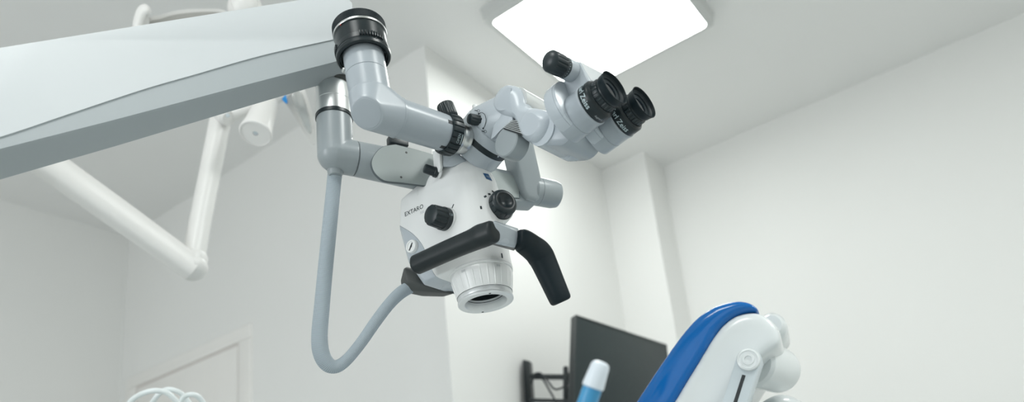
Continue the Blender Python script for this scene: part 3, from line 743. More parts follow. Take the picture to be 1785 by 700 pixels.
# ---- the tiltable twin-eyepiece tube
Eh = nrm([-.12, -1, 0]); Sh = nrm([1, -.12, 0])
Bc = P(847, 238, .88)
Nb = nrm(Eh * math.cos(math.radians(24)) + Z * math.sin(math.radians(24)))
RB = .0328
def hb(px, py, b): return hit(px, py, Bc + Sh * b, Sh)
def hb2(px, py, b): d = hb(px, py, b) - Bc; return np.array([d @ Eh, d[2]])
base = obj('tube_base', lathe(Bc, Nb, [(0, -.027), (RB - .004, -.027), (RB - .001, -.0258), (RB, -.0235), (RB, .0105), (RB - .001, .0115), (0, .0115)], 96), 'pale', ms)
bd_ = obj('black_band', ringband(Bc, Nb, RB - .002, RB + .0005, -.0080, -.0008, 128), 'black', base)
K1, K2, DR = hb2(888, 185, 0), hb2(936, 224, 0), hb2(885, 238, 0)
def pt(e, z, b): return Bc + Eh * e + Z * z + Sh * b
def circ(c, r, b, n=28): return [pt(c[0] + r * math.cos(2 * PI * i / n), c[1] + r * math.sin(2 * PI * i / n), b) for i in range(n)]
def ringpts(t, r, n=48):
    a, e1, e2 = frame(Nb); return [Bc + Nb * t + r * (math.cos(2 * PI * i / n) * e1 + math.sin(2 * PI * i / n) * e2) for i in range(n)]
K1m = hb2(884, 186, -.018); DRm = hb2(882, 246, -.024)
obj('tube_neck', hull(ringpts(.0105, RB - .0006) + ringpts(.016, RB - .0012) + circ(K1m, .0185, -.019) + circ(K1m, .0185, .019), .003, 3, 14), 'pale', base, ang=40)
dru = obj('hinge_drum', lathe(pt(*DRm, -.0245), Sh, [(0, 0), (.0160, 0), (.0172, .0010), (.0176, .003), (.0176, .018), (.0172, .0195), (.0160, .020), (0, .020)], 64), 'grey', base)
# bellows between the drum and the link
BB = -.0256
bed = obj('bellows', prism(Bc, Eh, Z, Sh, [tuple(hb2(px, py, BB)) for px, py in ((877, 224.5), (885, 217), (893, 211), (906, 209), (913, 236.5), (905, 234))], BB, BB + .03, .0004, 1), 'slot', ms, label='ribbed grey and black bellows')
g = G()
for k_ in range(7):
    p0, p1 = hb2(877.5 + 2.3 * k_, 221.6 - 1.9 * k_, BB), hb2(911 - .7 * k_, 232.4 - 3.6 * k_, BB)
    g.join(tube([pt(*p0, BB - .0003), pt(*p1, BB - .0003)], .0005, 10, cap='flat'))
obj('bellows_ribs', g, 'alu', bed)
FB = -.0235
obj('fork_cheek', prism(Bc, Eh, Z, Sh, [tuple(hb2(px, py, FB)) for px, py in ((866, 190), (860, 222), (855, 244), (863, 237), (872, 227), (882, 218), (893, 211.5), (893, 203), (880, 196))], FB, FB + .004, .0006, 2), 'pale', base)
LB = -.027
outl = [hb2(px, py, LB) for px, py in ((864, 187), (867, 172), (876, 158), (888, 151), (901, 150.5), (912, 157), (918, 172), (924, 184), (935, 189), (948, 191), (958, 198), (965, 213), (962, 229), (951, 245), (937, 253), (924, 247), (914, 236), (908, 221), (900, 210), (888, 209), (875, 204), (867, 196))]
PAIR = [((863.3,181),(863.3,182)),((866,189),(864.5,190)),((871.7,192.4),(869,198)),((883,190.7),(880,208)),((891.9,194.6),(893,211)),((898.6,200.8),(901,210)),((904.2,212.6),(905,217)),((908.7,226),(908.5,229)),((913.2,233.9),(912,238)),
        ((920.4,236.1),(922,247)),((930,231.6),(938,252.5)),((936.1,222.7),(951,243)),((938.9,211.5),(960,228)),((935.6,202.5),(964,211)),((926.6,196.9),(957,196)),((916.5,197.5),(940,190)),((906.4,195.2),(925,188.5)),((898.6,189.6),(919.5,182)),
        ((893,180),(917,171)),((889.6,170),(912.5,159)),((889.5,160),(905,152.5)),((891,153.5),(897,150.8)),((885,152),(887,151)),((876,157.5),(876,157)),((867.5,170),(867,170))]
DL = .011
inn = spline([hb2(*p, LB) for p, q in PAIR], 5, closed=True); out_ = spline([hb2(*q, LB + DL) for p, q in PAIR], 5, closed=True)
rg = []
for f_, d_ in ((0, 0), (.30, .10), (.58, .26), (.80, .48), (.94, .74), (1, 1)): rg.append([pt(*(a_ * (1 - f_) + b_ * f_), LB + DL * d_) for a_, b_ in zip(inn, out_)])
rg.append([pt(*b_, LB + DL + .006) for b_ in out_])
LK = obj('hinge_link', loft(rg), 'pale', ms, ang=24)
obj('far_cheek', prism(Bc, Eh, Z, Sh, spline(outl, 4, closed=True), .017, .030, .0048, 4), 'pale', LK, ang=50)
K1p, K2p = hb2(889, 175, -.026), hb2(938, 224, -.026)
obj('cross_bar', lathe(pt(*K1p, -.018), Sh, [(0, 0), (.0178, 0), (.0178, .044), (0, .044)], 48), 'alu', LK)
obj('cross_bar', lathe(pt(*K2p, -.020), Sh, [(0, 0), (.0165, 0), (.0165, .050), (.0150, .053), (0, .053)], 48), 'pale', LK)
# eyepieces
cu1, cu2 = P(1071, 152, .722), P(1122.4, 178.3, .760)
Sb = nrm(cu2 - cu1); Ee = nrm(np.array([-.13, -1, .125])); Ee = nrm(Ee - Sb * (Ee @ Sb)); Ub = np.cross(Sb, Ee); Ub = Ub if Ub[2] > 0 else -Ub
hc1 = cu1 - Ee * .050
off = cu2 - cu1
blk_pts = []
for px, py, b in ((944, 232, -.018), (966, 236, -.018), (982, 262, -.018), (948, 250, -.018)): blk_pts.append(hb(px, py, b))
blk2 = [p + Sh * .055 for p in blk_pts]
hk = hb2(958, 236, -.019); 
bk = obj('housing_bridge', hull(circ(K2p, .0150, -.019) + circ(K2p, .0150, .036) + circ(hb2(975, 222, -.015), .019, -.012) + circ(hb2(975, 222, -.015), .019, .034), .002, 2, 25), 'blue_grey', LK)
g = G()
for k_ in range(4):
    a_ = pt(*(hb2(949 + 2.2 * k_, 249 - 3.2 * k_, -.019)), -.0192); b_ = a_ + Sh * .040 + Eh * .004
    g.join(tube([a_, b_], .0010, 8, cap='flat'))
obj('bridge_rail', g, 'steel', bk)
RH = .0296
def make_eyepiece(c, start):
    """prism housing (off-centre drum), barrel, lettered black collar, knurled ring and rubber eyecup"""
    hcen = c - Ee * .0470 + Ub * .0110
    root = obj('eyepiece', lathe(c, Ee, [(0, -.063), (.0207, -.063), (.0207, -.0475), (.0200, -.0470), (.0200, -.0462), (.0206, -.0458), (.0205, -.0332), (.0209, -.0326), (.0211, -.0312), (.0211, -.0298), (.0206, -.0292), (0, -.0292)], 96, ref=Ub), 'blue_grey', ms)
    obj('prism_housing', lathe(hcen, Ee, [(0, -.0165), (RH - .004, -.0165), (RH - .001, -.0158), (RH, -.0135), (RH, -.0036), (RH - .0005, -.0033), (RH, -.0030), (RH - .0002, -.0006), (RH - .001, 0), (0, 0)], 96), 'pale', root)
    col = obj('black_collar', lathe(c, Ee, [(0, -.0294), (.0201, -.0294), (.0203, -.0290), (.0203, -.0190), (.0198, -.0182), (.0184, -.0174), (.0176, -.0162), (0, -.0162)], 96), 'satin_black', root, label='black collar with white lettering')
    def kk(th, t, k): return 1 - (.045 * (1 if math.cos(26 * th) > .35 else 0) if 2 <= k <= 3 else 0)
    obj('diopter_ring', lathe(c, Ee, [(0, -.0170), (.0164, -.0170), (.0168, -.0158), (.0168, -.0112), (.0163, -.0100), (.0150, -.0092), (.0148, -.0050), (0, -.0050)], 240, rmod=kk), 'black', root)
    obj('eyecup', lathe(c, Ee, [(.0140, -.0074), (.0162, -.0074), (.0166, -.0066), (.0168, -.0044), (.0176, -.0008), (.0181, .0002), (.0178, .0008), (.0173, .0003), (.0166, -.0024), (.0150, -.0034), (.0132, -.0036), (.0127, -.0043), (.0124, -.0078), (.0130, -.0080)], 96, closed=True), 'rubber', root, ang=24)
    obj('eye_lens', lathe(c, Ee, [(0, -.0046), (.006, -.0048), (.0105, -.0052), (.0124, -.0058), (.0124, -.007), (0, -.007)], 64), 'glass', root)
    def th_dir(th): return math.cos(th) * Ub + math.sin(th) * (-Sb)
    r_ = .02055
    g, w = text_on('Carl Zeiss', lambda x, y: c + Ee * (-.0268 + y) + r_ * th_dir(start + x / r_), .0075, bold=.00006)
    obj('lettering', g, 'print_white', root, smooth=False)
    g, w = text_on('Aspheric', lambda x, y: c + Ee * (-.0258 + y) + r_ * th_dir(start + 1.95 + x / r_), .0032)
    obj('fine_print', g, 'ink_pale', root, smooth=False)
    return root
make_eyepiece(cu1, .74)
make_eyepiece(cu2, 1.36)
# interpupillary knob and its bracket, above the housings
kc = P(995, 124, .752)
lug = []
for i in range(9):
    q = math.radians(205 - 200 * i / 8); lug.append((.0112 * math.cos(q), .0112 * math.sin(q)))
lug = lug + [(.0150, -.020), (.0150, -.036), (-.0125, -.036), (-.0125, -.020)]
IB = obj('spacing_bracket', prism(kc, Ee, Ub, Sb, lug, .0015, .062, .0022, 3), 'pale', ms, ang=35)
obj('bracket_cover', prism(kc, Ee, Ub, Sb, [(.0090, .0062), (.0112, .0050), (.0154, -.0205), (.0138, -.0225)], .0045, .0605, .0005, 2), 'boom_cover', IB, label='pale speckled top cover')
obj('bracket_collar', lathe(kc, -Sb, [(0, -.004), (.0104, -.004), (.0106, .0095), (.0102, .0105), (0, .0105)], 64), 'pale', IB)
kn_ = obj('spacing_knob', lathe(kc, -Sb, [(0, .010), (.0100, .010), (.0104, .0108), (.0104, .0160), (.0108, .0166), (.0110, .0174), (.0110, .0310), (.0106, .0320), (.0096, .0334), (.0082, .0348), (.0060, .0360), (.0036, .0367), (0, .0370)], 140, ref=Ub, rmod=flutes(14, .08, 5, 6)), 'black', ms)
g = G(); _, s1, s2 = frame(-Sb, Ub)
for i in range(26):
    th = 2 * PI * i / 26; w = math.cos(th) * s1 + math.sin(th) * s2
    g.join(can(kc - Sb * .0135 + w * .0100, w, .00042, 0, .0006, .0001, 8))
obj('scale_dots', g, 'print_white', kn_)
# lever knob, curved arrow and pin on the tube base
lk0 = P(846, 213, proj(Bc)[2] - RB * .78); ld0 = nrm(P(820, 207, proj(lk0)[2] - .012) - lk0)
obj('lever_boss', can(lk0, ld0, .0098, -.016, .0012, .001, 48), 'pale', base)
obj('lever_knob', lathe(lk0, ld0, [(0, .001), (.0072, .001), (.0074, .0018), (.0074, .0065), (.0066, .0072), (.0064, .0078), (.0061, .0205), (.0056, .0217), (.0046, .0222), (0, .0223)], 120, rmod=flutes(9, .12, 5, 6)), 'black', base)
def on_base(px, py, lift=.0):
    a, e1, e2 = frame(Nb)
    for zz in np.linspace(.78, .92, 1401):
        d = P(px, py, zz) - Bc; t = d @ Nb
        if np.linalg.norm(d - Nb * t) <= RB + lift: return P(px, py, zz)
    return P(px, py, proj(Bc)[2])
arc = [on_base(px, py, .0002) for px, py in spline([(835.5, 197.5), (839, 196), (843.5, 198), (846.5, 203.5), (847, 211), (845, 219), (842, 224)], 5)]
obj('arrow_mark', tube(arc, .00035, 8, cap='flat'), 'ink', base)
for (px, py) in ((834.6, 198), (842.2, 223.6)):
    q = on_base(px, py, .0001); nn = nrm(CAM - q); obj('arrow_mark', can(q, nn, .0010, -.0008, .0004, .0001, 12), 'ink', base)
for cx_, cy_ in ((846, 229), (834, 193)):
    lp = [on_base(cx_ + 2.2 * math.cos(q), cy_ + 2.2 * math.sin(q), .0002) for q in np.linspace(0, 2 * PI, 14)]
    obj('symbol_mark', tube(lp, .00025, 6, cap='flat'), 'ink', base)
    obj('symbol_mark', tube([on_base(cx_ - 6.2, cy_ - .8, .0002), on_base(cx_ - 2.2, cy_, .0002)], .0005, 6, cap='flat'), 'ink', base)
pn = P(829, 193, proj(Bc)[2] + .002); pd_ = nrm(P(827.5, 183, proj(pn)[2] + .002) - pn)
obj('locking_pin', lathe(pn, pd_, [(0, -.008), (.0020, -.008), (.0020, -.001), (.0030, -.0006), (.0032, .0), (.0031, .0068), (.0026, .0074), (0, .0076)], 40), 'white', base)
q = on_base(868, 272, .0)
obj('band_screw', can(q, nrm(q - Bc), .0012, -.001, .0010, .0002, 12), 'steel', base)
# neck between head and tube base
nz = proj(hd(0, 0, .178))[2]
obj('neck_block', hull([P(px, py, z) for px, py, z in ((790, 262, nz - .01), (836, 286, nz - .02), (776, 292, nz - .012), (800, 284, nz - .022), (846, 288, nz - .016), (838, 262, nz - .01), (780, 262, nz + .02), (850, 275, nz + .02), (790, 290, nz + .025), (850, 292, nz + .02))], .0015, 2, 20), 'grey', head, ang=30)
obj('neck_ring', lathe(hd(0, 0, 0), U, [(0, .170), (.0196, .170), (.0192, .1775), (.0176, .1805), (.0176, .188), (0, .188)], 64), 'grey', head)
obj('neck_post', hull([P(px, py, z) for px, py, z in ((754, 262, .872), (766, 262, .862), (757, 303, .870), (768, 300, .860), (771, 262, .866), (772, 292, .865), (756, 262, .90), (772, 262, .90), (758, 300, .90), (774, 292, .90))], .003, 4, 20), 'white', head, ang=30)
obj('neck_wedge', hull([P(px, py, z) for px, py, z in ((771, 258, .866), (793, 262, .868), (772, 290, .864), (790, 290, .866), (815, 281, .872), (784, 268, .866), (771, 258, .90), (815, 275, .90), (772, 296, .90), (812, 285, .90))], .0015, 3, 20), 'pale', head, ang=30)
tk0 = P(764, 301.5, .871); td0 = nrm(P(738, 292, .864) - tk0)
obj('top_knob_collar', can(tk0, td0, .0056, -.003, .0006, .0006, 40), 'white', head)
obj('top_knob', lathe(tk0, td0, [(0, .001), (.0060, .001), (.0064, .0016), (.0064, .0050), (.0056, .0056), (.0054, .0160), (.0050, .0170), (.0042, .0175), (0, .0176)], 96, rmod=flutes(9, .12, 5, 6)), 'black', head)
# ================================================================== THINGS BEHIND
# ---- operating lamp on its jointed arm, behind the boom
LZ = 1.45
dl = thing('operating_lamp', 'white dental operating lamp on a jointed arm behind the wide beam', 'lamp', P(345, 470, LZ))
def pth(ctl, n=8): return spline([P(*c) for c in ctl], n)
la = obj('lower_arm', tube([P(338, 468, 1.45), P(205, 372, 1.38), P(80, 283, 1.32), P(-60, 183, 1.26)], [.0235, .0245, .0252, .026], 32, cap='flat', sec=squircle(2.8, .95, 1.06), up=Z), 'lamp_white', dl, ang=50)
obj('elbow_joint', lathe(P(335, 463, 1.455), nrm(P(345, 492, 1.43) - P(335, 463, 1.455)), [(0, -.026), (.018, -.025), (.026, -.018), (.028, -.004), (.0275, .010), (.022, .020), (.012, .0245), (0, .025)], 40), 'lamp_white', dl)
obj('upright_arm', tube([P(338, 446, 1.46), P(350, 380, 1.49), P(368, 290, 1.54), P(387, 195, 1.58)], [.0215, .0208, .021, .0215], 32, cap='flat'), 'lamp_white', dl)
obj('arm_collar', lathe(P(336, 452, 1.46), nrm(P(350, 380, 1.49) - P(338, 446, 1.46)), [(0, -.018), (.024, -.018), (.0275, -.012), (.0275, .006), (.024, .014), (.0215, .018), (0, .018)], 40), 'lamp_white', dl)
# yoke, turning knob, reflector and grab handle
yk = obj('head_yoke', tube(pth([(380, 205, 1.57), (400, 200, 1.56), (425, 190, 1.55), (470, 172, 1.55), (500, 150, 1.56), (500, 100, 1.57), (460, 50, 1.58), (428, 14, 1.58)]), .016, 24), 'lamp_white', dl)
obj('yoke_joint', lathe(P(392, 200, 1.55), nrm(P(410, 215, 1.53) - P(392, 200, 1.55)), [(0, -.02), (.017, -.02), (.019, -.015), (.019, .012), (.014, .018), (0, .018)], 32), 'lamp_white', yk)
obj('joint_screw', can(P(397, 201, 1.524), nrm(CAM - P(397, 201, 1.54)), .0042, -.004, .002, .0008, 24), 'shell_grey', yk)
kn0 = P(463, 186, 1.535); kdv = nrm(P(445, 233, 1.485) - kn0); kl = float(np.linalg.norm(P(445, 233, 1.485) - kn0))
lk = obj('lamp_knob', lathe(kn0, kdv, [(0, -.02), (.018, -.02), (.0225, -.014), (.0238, 0), (.0270, kl * .62), (.0312, kl * .90), (.0322, kl * .97), (.0312, kl), (.0290, kl + .001), (.0285, kl - .001), (.0055, kl - .001), (.0050, kl - .006), (0, kl - .006)], 56), 'lamp_white', dl)
obj('knob_hole', can(kn0 + kdv * (kl - .005), kdv, .0046, 0, .0035, .0003, 24), 'shell_grey', lk)
obj('end_knob', lathe(P(427, 16, 1.57), nrm(P(427, -10, 1.52) - P(427, 16, 1.57)), [(0, -.03), (.026, -.028), (.0335, -.018), (.0350, 0), (.0335, .012), (.027, .022), (.0262, .021), (.0235, .024), (.0155, .031), (0, .034)], 48), 'lamp_white', dl)
def shell(pts2, z0, dz, thick, m, nm, par, bev=.004, lab=None):
    o_ = P(*pts2[0], z0); n_ = nrm(CAM - o_ + np.array(dz)); u_ = nrm(np.cross(Z, n_)); v_ = np.cross(n_, u_)
    q = [hit(a, b, o_, n_) - o_ for a, b in pts2]; q = spline([(p @ u_, p @ v_) for p in q], 5, closed=True)
    return obj(nm, prism(o_, u_, v_, n_, q, -thick, 0, bev, 4), m, par, ang=45, label=lab)
rf = shell([(489, 162), (506, 152), (526, 150), (535, 166), (544, 196), (551, 228), (551, 246), (546, 253), (538, 244), (524, 222), (508, 195), (496, 178)], 1.56, (0, 0, 0), .03, 'lamp_white', 'reflector_shell', dl, .008)
shell([(510, 162), (522, 158), (530, 172), (538, 200), (543, 226), (541, 233), (532, 222), (520, 196), (510, 174)], 1.545, (0, 0, 0), .012, 'lamp_inner', 'reflector', rf, .005, 'shiny inner reflector')
shell([(490, 165), (495, 160), (500, 172), (501, 180), (497, 179), (492, 173)], 1.544, (0, 0, 0), .01, 'lamp_blue', 'blue_tab', rf, .002, 'bright blue tab')
gh = obj('grab_handle', tube(pth([(237, 62, 1.44), (241, 38, 1.44), (247, 22, 1.44), (254, 17, 1.44)]), [.010] * 25, 20, sec=squircle(2.4, .8, 1.25), up=Z), 'lamp_white', dl, ang=50)
shell([(240, 60), (244, 36), (251, 20), (257, 18), (260, 28), (260, 44), (257, 60)], 1.455, (0, 0, 0), .02, 'lamp_white', 'handle_cheek', gh, .005)
shell([(256, 33), (275, 27), (300, 20), (322, 16.5), (350, 15.5), (378, 15.5), (390, 18), (402, 26), (395, 40), (340, 60), (280, 60), (256, 56)], 1.46, (0, 0, 0), .03, 'lamp_white', 'handle_bar', gh, .006)

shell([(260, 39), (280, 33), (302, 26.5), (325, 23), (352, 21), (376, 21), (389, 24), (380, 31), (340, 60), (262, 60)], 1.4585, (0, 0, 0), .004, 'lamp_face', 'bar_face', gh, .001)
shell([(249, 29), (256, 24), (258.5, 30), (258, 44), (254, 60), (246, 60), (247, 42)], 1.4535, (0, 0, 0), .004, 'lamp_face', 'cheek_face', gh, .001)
pl_ = P(-60, 183, 1.26)
obj('lamp_post', lathe(np.array([pl_[0], pl_[1], 0]), Z, [(0, 0), (.12, 0), (.12, .02), (.03, .04), (.028, .05), (.028, pl_[2] + .03), (0, pl_[2] + .035)], 32), 'lamp_white', dl)

# ---- dark monitor on a wall arm
A0 = hit(1003, 548, (0, 1.22, 0), Y); B0 = hit(1175, 604.5, (0, 1.17, 0), Y); C0 = hit(998.5, 700, (0, 1.17, 0), Y)
mu = nrm(B0 - A0); mn = nrm(np.cross(mu, C0 - A0)); mn = mn if mn @ (CAM - A0) > 0 else -mn; mv = nrm(C0 - A0)
MWd, MHt = .62, .40
mo = thing('monitor', 'dark flat screen standing on a wall arm behind the blue chair', 'monitor', A0 + mu * MWd / 2 + mv * MHt)
def quad(o, a, b, n, x0, x1, y0, y1, d0, d1, bev): return box(o, a, b, n, (x0, x1), (y0, y1), (d0, d1), bev)
obj('casing', quad(A0, mu, mv, mn, 0, MWd, 0, MHt, -.022, 0, .003), 'bezel', mo)
bz = .010
g = G()
for x0, x1, y0, y1 in ((0, MWd, 0, bz), (0, MWd, MHt - bz, MHt), (0, bz * .6, 0, MHt), (MWd - bz * .6, MWd, 0, MHt)): g.join(quad(A0, mu, mv, mn, x0, x1, y0, y1, -.001, .002, .0008))
obj('bezel', g, 'bezel', mo)
obj('screen', quad(A0, mu, mv, mn, bz * .5, MWd - bz * .5, bz, MHt - bz, -.001, .0006, .0002), 'screen', mo, label='dark grey switched-off screen')
obj('back_boss', box(A0 + mu * .31 + mv * .2, mu, mv, mn, (-.08, .08), (-.08, .08), (-.05, -.02), .004), 'bezel', mo)
# bracket: upright rail on the wall, arm, end joint
br_ = thing('monitor_bracket', 'black wall rail and arm with cables, left of the dark monitor', 'bracket', hit(922, 690, (0, YB, 0), Y))
wp = lambda px, py, y: hit(px, py, (0, y, 0), Y)
obj('wall_rail', hull([wp(911, 626, 1.47), wp(924, 629, 1.47), wp(929, 720, 1.47), wp(916, 720, 1.47), wp(912, 626, YB), wp(928, 632, YB), wp(934, 722, YB), wp(917, 722, YB)], .004, 3, 20), 'bracket', br_)
bm0, bm1 = wp(926, 656, 1.455), wp(1012, 657, 1.26)
bdv = nrm(bm1 - bm0); bu_ = nrm(Z - bdv * (Z @ bdv)); bs_ = np.cross(bdv, bu_)
obj('swing_arm', box(bm0, bdv, bu_, bs_, (0, float(np.linalg.norm(bm1 - bm0))), (-.009, .009), (-.012, .012), .004), 'bracket', br_)
bm2, bm3 = wp(926, 697, 1.455), wp(1012, 699, 1.26); bdv2 = nrm(bm3 - bm2)
obj('swing_arm', box(bm2, bdv2, bu_, bs_, (0, float(np.linalg.norm(bm3 - bm2))), (-.006, .006), (-.012, .012), .003), 'bracket', br_)
obj('end_post', lathe(wp(986, 640, 1.315), wp(986, 720, 1.315) - wp(986, 640, 1.315), [(0, -.002), (.008, -.002), (.009, 0), (.009, .20), (.008, .202), (0, .202)], 24), 'bracket', br_)
mb = A0 + mu * .31 + mv * .2 - mn * .055; ah = [bm1 - bdv * .01, bm1 + bdv * .05 - mn * .05, mb - mn * .02, mb]
obj('arm_head', tube(spline(ah, 6), .012, 16, cap='flat'), 'bracket', br_)
for lab, ctl in (('thin black cable looping down from the rail to the lower arm', [(926, 668, 1.44), (934, 650, 1.42), (946, 660, 1.41), (958, 680, 1.40), (968, 700, 1.39), (972, 730, 1.38)]),
            ('thin black cable sagging along the upper arm', [(930, 652, 1.43), (942, 650, 1.41), (955, 664, 1.38), (966, 677, 1.36), (978, 676, 1.33), (990, 668, 1.31)]),
            ('thin black cable hanging beside the monitor edge', [(985, 640, 1.30), (990, 652, 1.29), (989, 675, 1.29), (994, 700, 1.29), (995, 730, 1.29)])):
    tag(obj('cable', tube(spline([wp(*c) for c in ctl], 8), .0035, 10), 'bracket'), lab, 'cable', 'black cables of the monitor bracket')

# ---- patient chair: blue pad, white shell, side lever
CZ = 1.05
co_ = P(1230, 600, CZ); wdir = ROT @ nrm([.34, .0, .94]); wdir = nrm(wdir * np.array([1, 1, 0])); cn = -wdir
cu_ = nrm(np.cross(Z, cn)); 
if (ROT.T @ cu_)[0] < 0: cu_ = -cu_
ch = thing('dental_chair', 'dental chair back with glossy blue pad and white shell, in the corner below the monitor', 'chair', co_ + wdir * .10 - Z * .3)
def on_ch(px, py, d=0.): q = hit(px, py, co_ + wdir * d, wdir) - co_; return np.array([q @ cu_, q[2]])
dn = [on_ch(1108, 702), on_ch(1168, 702)]
dv = nrm(on_ch(1108, 702) - on_ch(1150, 640))
padl = [(1109, 702), (1130, 670), (1152, 637), (1172, 608), (1192, 581), (1210, 560), (1228, 545), (1250, 532), (1272, 525), (1294, 523.5), (1312, 528), (1324, 537)]
padr = [(1326, 541), (1310, 538), (1292, 541), (1274, 549), (1258, 562), (1244, 580), (1228, 606), (1210, 636), (1190, 668), (1170, 702)]
po = [on_ch(p[0] - 3, p[1] - 4) for p in padl]; pi = [on_ch(p[0] + 3, p[1] + 1) for p in padr]
ext = dv * .30
outline = [po[0] + ext] + [tuple(q) for q in spline(po, 3)] + [tuple(q) for q in spline(pi, 3)] + [pi[-1] + ext]
soft = lambda g_, n_: evaluated(g_, [('REMESH', dict(mode='VOXEL', voxel_size=.0028)), ('SMOOTH', dict(factor=.5, iterations=n_))])
obj('blue_pad', soft(prism(co_, cu_, Z, wdir, outline, .0, .22), 110), 'vinyl_blue', ch, ang=60, label='glossy blue upholstered pad')
sh_l = [(1172, 702), (1191, 670), (1211, 638), (1229, 608), (1245, 582), (1260, 564), (1276, 551), (1294, 543), (1312, 541), (1330, 546), (1346, 556), (1358, 570), (1364, 590), (1358, 606), (1336, 616), (1316, 640), (1296, 675), (1282, 702)]
so_ = [on_ch(p[0] - 1, p[1] - 3) for p in sh_l]
outl2 = [so_[0] + ext] + [tuple(q) for q in spline(so_, 3)] + [so_[-1] + ext]
obj('back_shell', soft(prism(co_, cu_, Z, wdir, outl2, .002, .21), 130), 'shell', ch, ang=60, label='glossy white shell')
sh_b = [(1330, 556), (1348, 558), (1362, 568), (1370, 585), (1372, 612), (1355, 640), (1320, 640), (1300, 600)]
cb_ = co_ + wdir * .10 + cu_ * (outline[0][0] + .10); cb_[2] = 0
obj('pedestal', lathe(cb_, Z, [(0, 0), (.22, 0), (.24, .02), (.22, .06), (.08, .09), (.07, .12), (.07, co_[2] + outline[0][1] + .08), (0, co_[2] + outline[0][1] + .08)], 40), 'shell', ch)
# side lever with slot and pivot cap
pc = on_ch(1305, 627, -.03); pcw = co_ + cu_ * pc[0] + Z * pc[1]
lo_ = [on_ch(px, py, -.03) for px, py in ((1283, 634), (1262, 700), (1299, 702), (1325, 640))]
l2 = nrm(lo_[1] - lo_[0])
ang_ = [pc + .0165 * np.array([math.cos(q), math.sin(q)]) for q in np.linspace(math.radians(170), math.radians(-10), 12)]
ln_ = np.array([-l2[1], l2[0]])
arm_o = [tuple(q) for q in ang_] + [tuple(pc + l2 * .26 + np.array([.0165, .004])), tuple(pc + l2 * .26 - np.array([.0165, -.004]))]
lev = obj('side_lever', prism(co_, cu_, Z, wdir, arm_o, -.03, .004, .003, 3), 'shell_grey', ch, ang=35)
sl = nrm(l2)
sp0 = pc + sl * .021; pp = np.array([sl[1], -sl[0]])
obj('lever_slot', prism(co_, cu_, Z, wdir, [tuple(sp0 + pp * .0022), tuple(sp0 - pp * .0022), tuple(sp0 - pp * .003 + sl * .22), tuple(sp0 + pp * .003 + sl * .22)], -.0308, -.028, .0003, 1), 'slot', lev)
obj('pivot_cap', lathe(co_ + cu_ * pc[0] + Z * pc[1] - wdir * .03, -wdir, [(0, -.002), (.0150, -.002), (.0152, .003), (.0144, .0052), (.0120, .0060), (.0112, .0050), (.0080, .0050), (.0076, .0062), (.0048, .0064), (.0044, .0050), (.0016, .0050), (0, .0044)], 56), 'shell', lev)
cyc = P(1338, 640, CZ + .06); cyd = nrm(P(1368, 652, CZ + .10) - cyc)
obj('pivot_drum', lathe(cyc, nrm(wdir + cu_ * .42), [(0, -.05), (.030, -.05), (.0345, -.045), (.0345, .032), (.0325, .040), (.026, .044), (0, .045)], 56), 'shell', ch)
obj('rear_hump', lathe(P(1348, 580, CZ + .12), wdir, [(0, -.05), (.015, -.048), (.021, -.04), (.0225, -.02), (.0225, .05), (.018, .07), (0, .075)], 40), 'shell', ch)
obj('arm_end', tube(pth([(1320, 735, CZ + .1), (1345, 712, CZ + .1), (1368, 706, CZ + .1), (1395, 722, CZ + .1), (1410, 750, CZ + .1)]), .016, 24), 'shell', ch)

# ---- suction tip in the foreground, blue with a white cap
tp = thing('suction_tip', 'blurred blue tube with a white cap, in front of the dark monitor', 'dental instrument', P(1020, 740, .5))
t0_, t1_ = P(1048, 632, .5), P(1020, 712, .5); tdv = nrm(t1_ - t0_)
ln = lambda py: float(np.linalg.norm(P(1048 - (py - 632) * .35, py, .5) - t0_))
obj('white_cap', lathe(t0_, tdv, [(0, -.0012), (.0030, -.001), (.0056, .0003), (.0064, .0025), (.0066, .006), (.0074, ln(674) - .002), (.0074, ln(674)), (.006, ln(674) + .001), (0, ln(674) + .001)], 40), 'tip_white', tp)
obj('tube', lathe(t0_, tdv, [(0, ln(670)), (.0062, ln(670)), (.0066, ln(680)), (.0068, .16), (.005, .163), (0, .163)], 40), 'tip_blue', tp, label='translucent blue tube')

tb_end = t0_ + tdv * .16
obj('suction_hose', tube(spline([tb_end, tb_end + tdv * .08, np.array([tb_end[0] - .06, tb_end[1] - .10, .55]), np.array([tb_end[0] - .08, tb_end[1] - .18, .012]), np.array([tb_end[0] - .10, tb_end[1] - .45, .012])], 10), .0062, 14), 'tip_blue', tp)

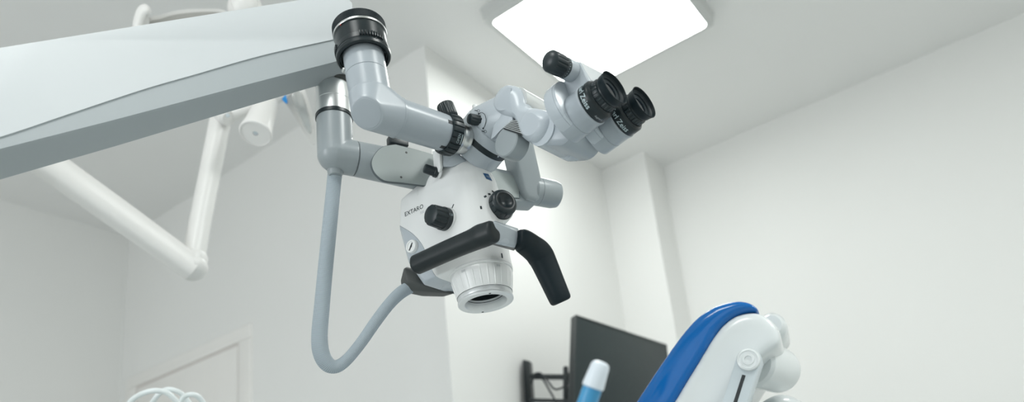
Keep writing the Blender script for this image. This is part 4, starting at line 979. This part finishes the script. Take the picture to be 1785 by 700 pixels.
# ---- white hoses looping up at the bottom left
HZ = 1.25
for nm, lab, ctl, r in (('hose', 'white hose making the widest loop at the lower left edge below the door', [(216, 712, HZ), (236, 692, HZ - .01), (262, 681, HZ - .02), (288, 683, HZ - .01), (306, 697, HZ), (318, 716, HZ + .01)], .0045),
                        ('hose', 'white hose looping just behind the widest hose loop', [(258, 716, HZ + .06), (270, 694, HZ + .05), (285, 680, HZ + .05), (302, 679, HZ + .05), (320, 689, HZ + .06), (336, 712, HZ + .07)], .0045),
                        ('hose', 'white hose making the low loop nearest the door edge', [(308, 712, HZ + .02), (320, 692, HZ + .02), (334, 687, HZ + .02), (348, 693, HZ + .03), (360, 712, HZ + .04)], .0045)):
    pp_ = spline([P(*c) for c in ctl], 8); e0, e1_ = pp_[0], pp_[-1]
    pp_ = [np.array([e0[0], e0[1], z_]) for z_ in (.006, .5, e0[2] - .03)] + pp_ + [np.array([e1_[0], e1_[1], z_]) for z_ in (e1_[2] - .03, .5, .006)]
    o_ = obj(nm, tube(pp_, r, 16), 'hose_white'); tag(o_, lab, 'hose', 'white hoses at the lower left')

# ================================================================== LIGHT
def area(name, at, aim, sx, sy, power, col):
    l = bpy.data.lights.new(name, 'AREA'); l.shape = 'RECTANGLE'; l.size = sx; l.size_y = sy; l.energy = power; l.color = col
    o = bpy.data.objects.new(name, l); COL.objects.link(o); o.location = tuple(at)
    o.rotation_euler = Vector(tuple(np.array(aim) - np.array(at))).to_track_quat('-Z', 'Y').to_euler(); return o
for (a, b), pw_ in zip(WIN, (2.0, 29)):
    area('window_light', (XW - .13, (a + b) / 2, (WZ0 + WZ1) / 2), (0, (a + b) / 2, (WZ0 + WZ1) / 2 - .2), b - a, WZ1 - WZ0, pw_, (.955, .985, 1.0))
area('overhead_fill', (-.8, .1, H - .03), (-.8, .1, 0),   .6, .6, 12, (.97, 1.0, .975))  # unseen fill light added overhead, no fixture behind it
area('overhead_fill', (.9, -1.3, H - .03), (.9, -1.3, 0), .6, .6, 27, (.97, 1.0, .975))  # second added fill, out of view, brightens the boom from the right
w = bpy.data.worlds.new('sky'); SC.world = w; w.use_nodes = True
bg = w.node_tree.nodes['Background']; bg.inputs[0].default_value = (.86, .95, 1.0, 1); bg.inputs[1].default_value = .6
SC.view_settings.view_transform = 'Standard'; SC.view_settings.look = 'None'
SC.view_settings.exposure = 0.48; SC.view_settings.gamma = 1.0; SC.view_settings.use_curve_mapping = False
SC.cycles.use_denoising = True
SC.cycles.max_bounces = 10; SC.cycles.diffuse_bounces = 6
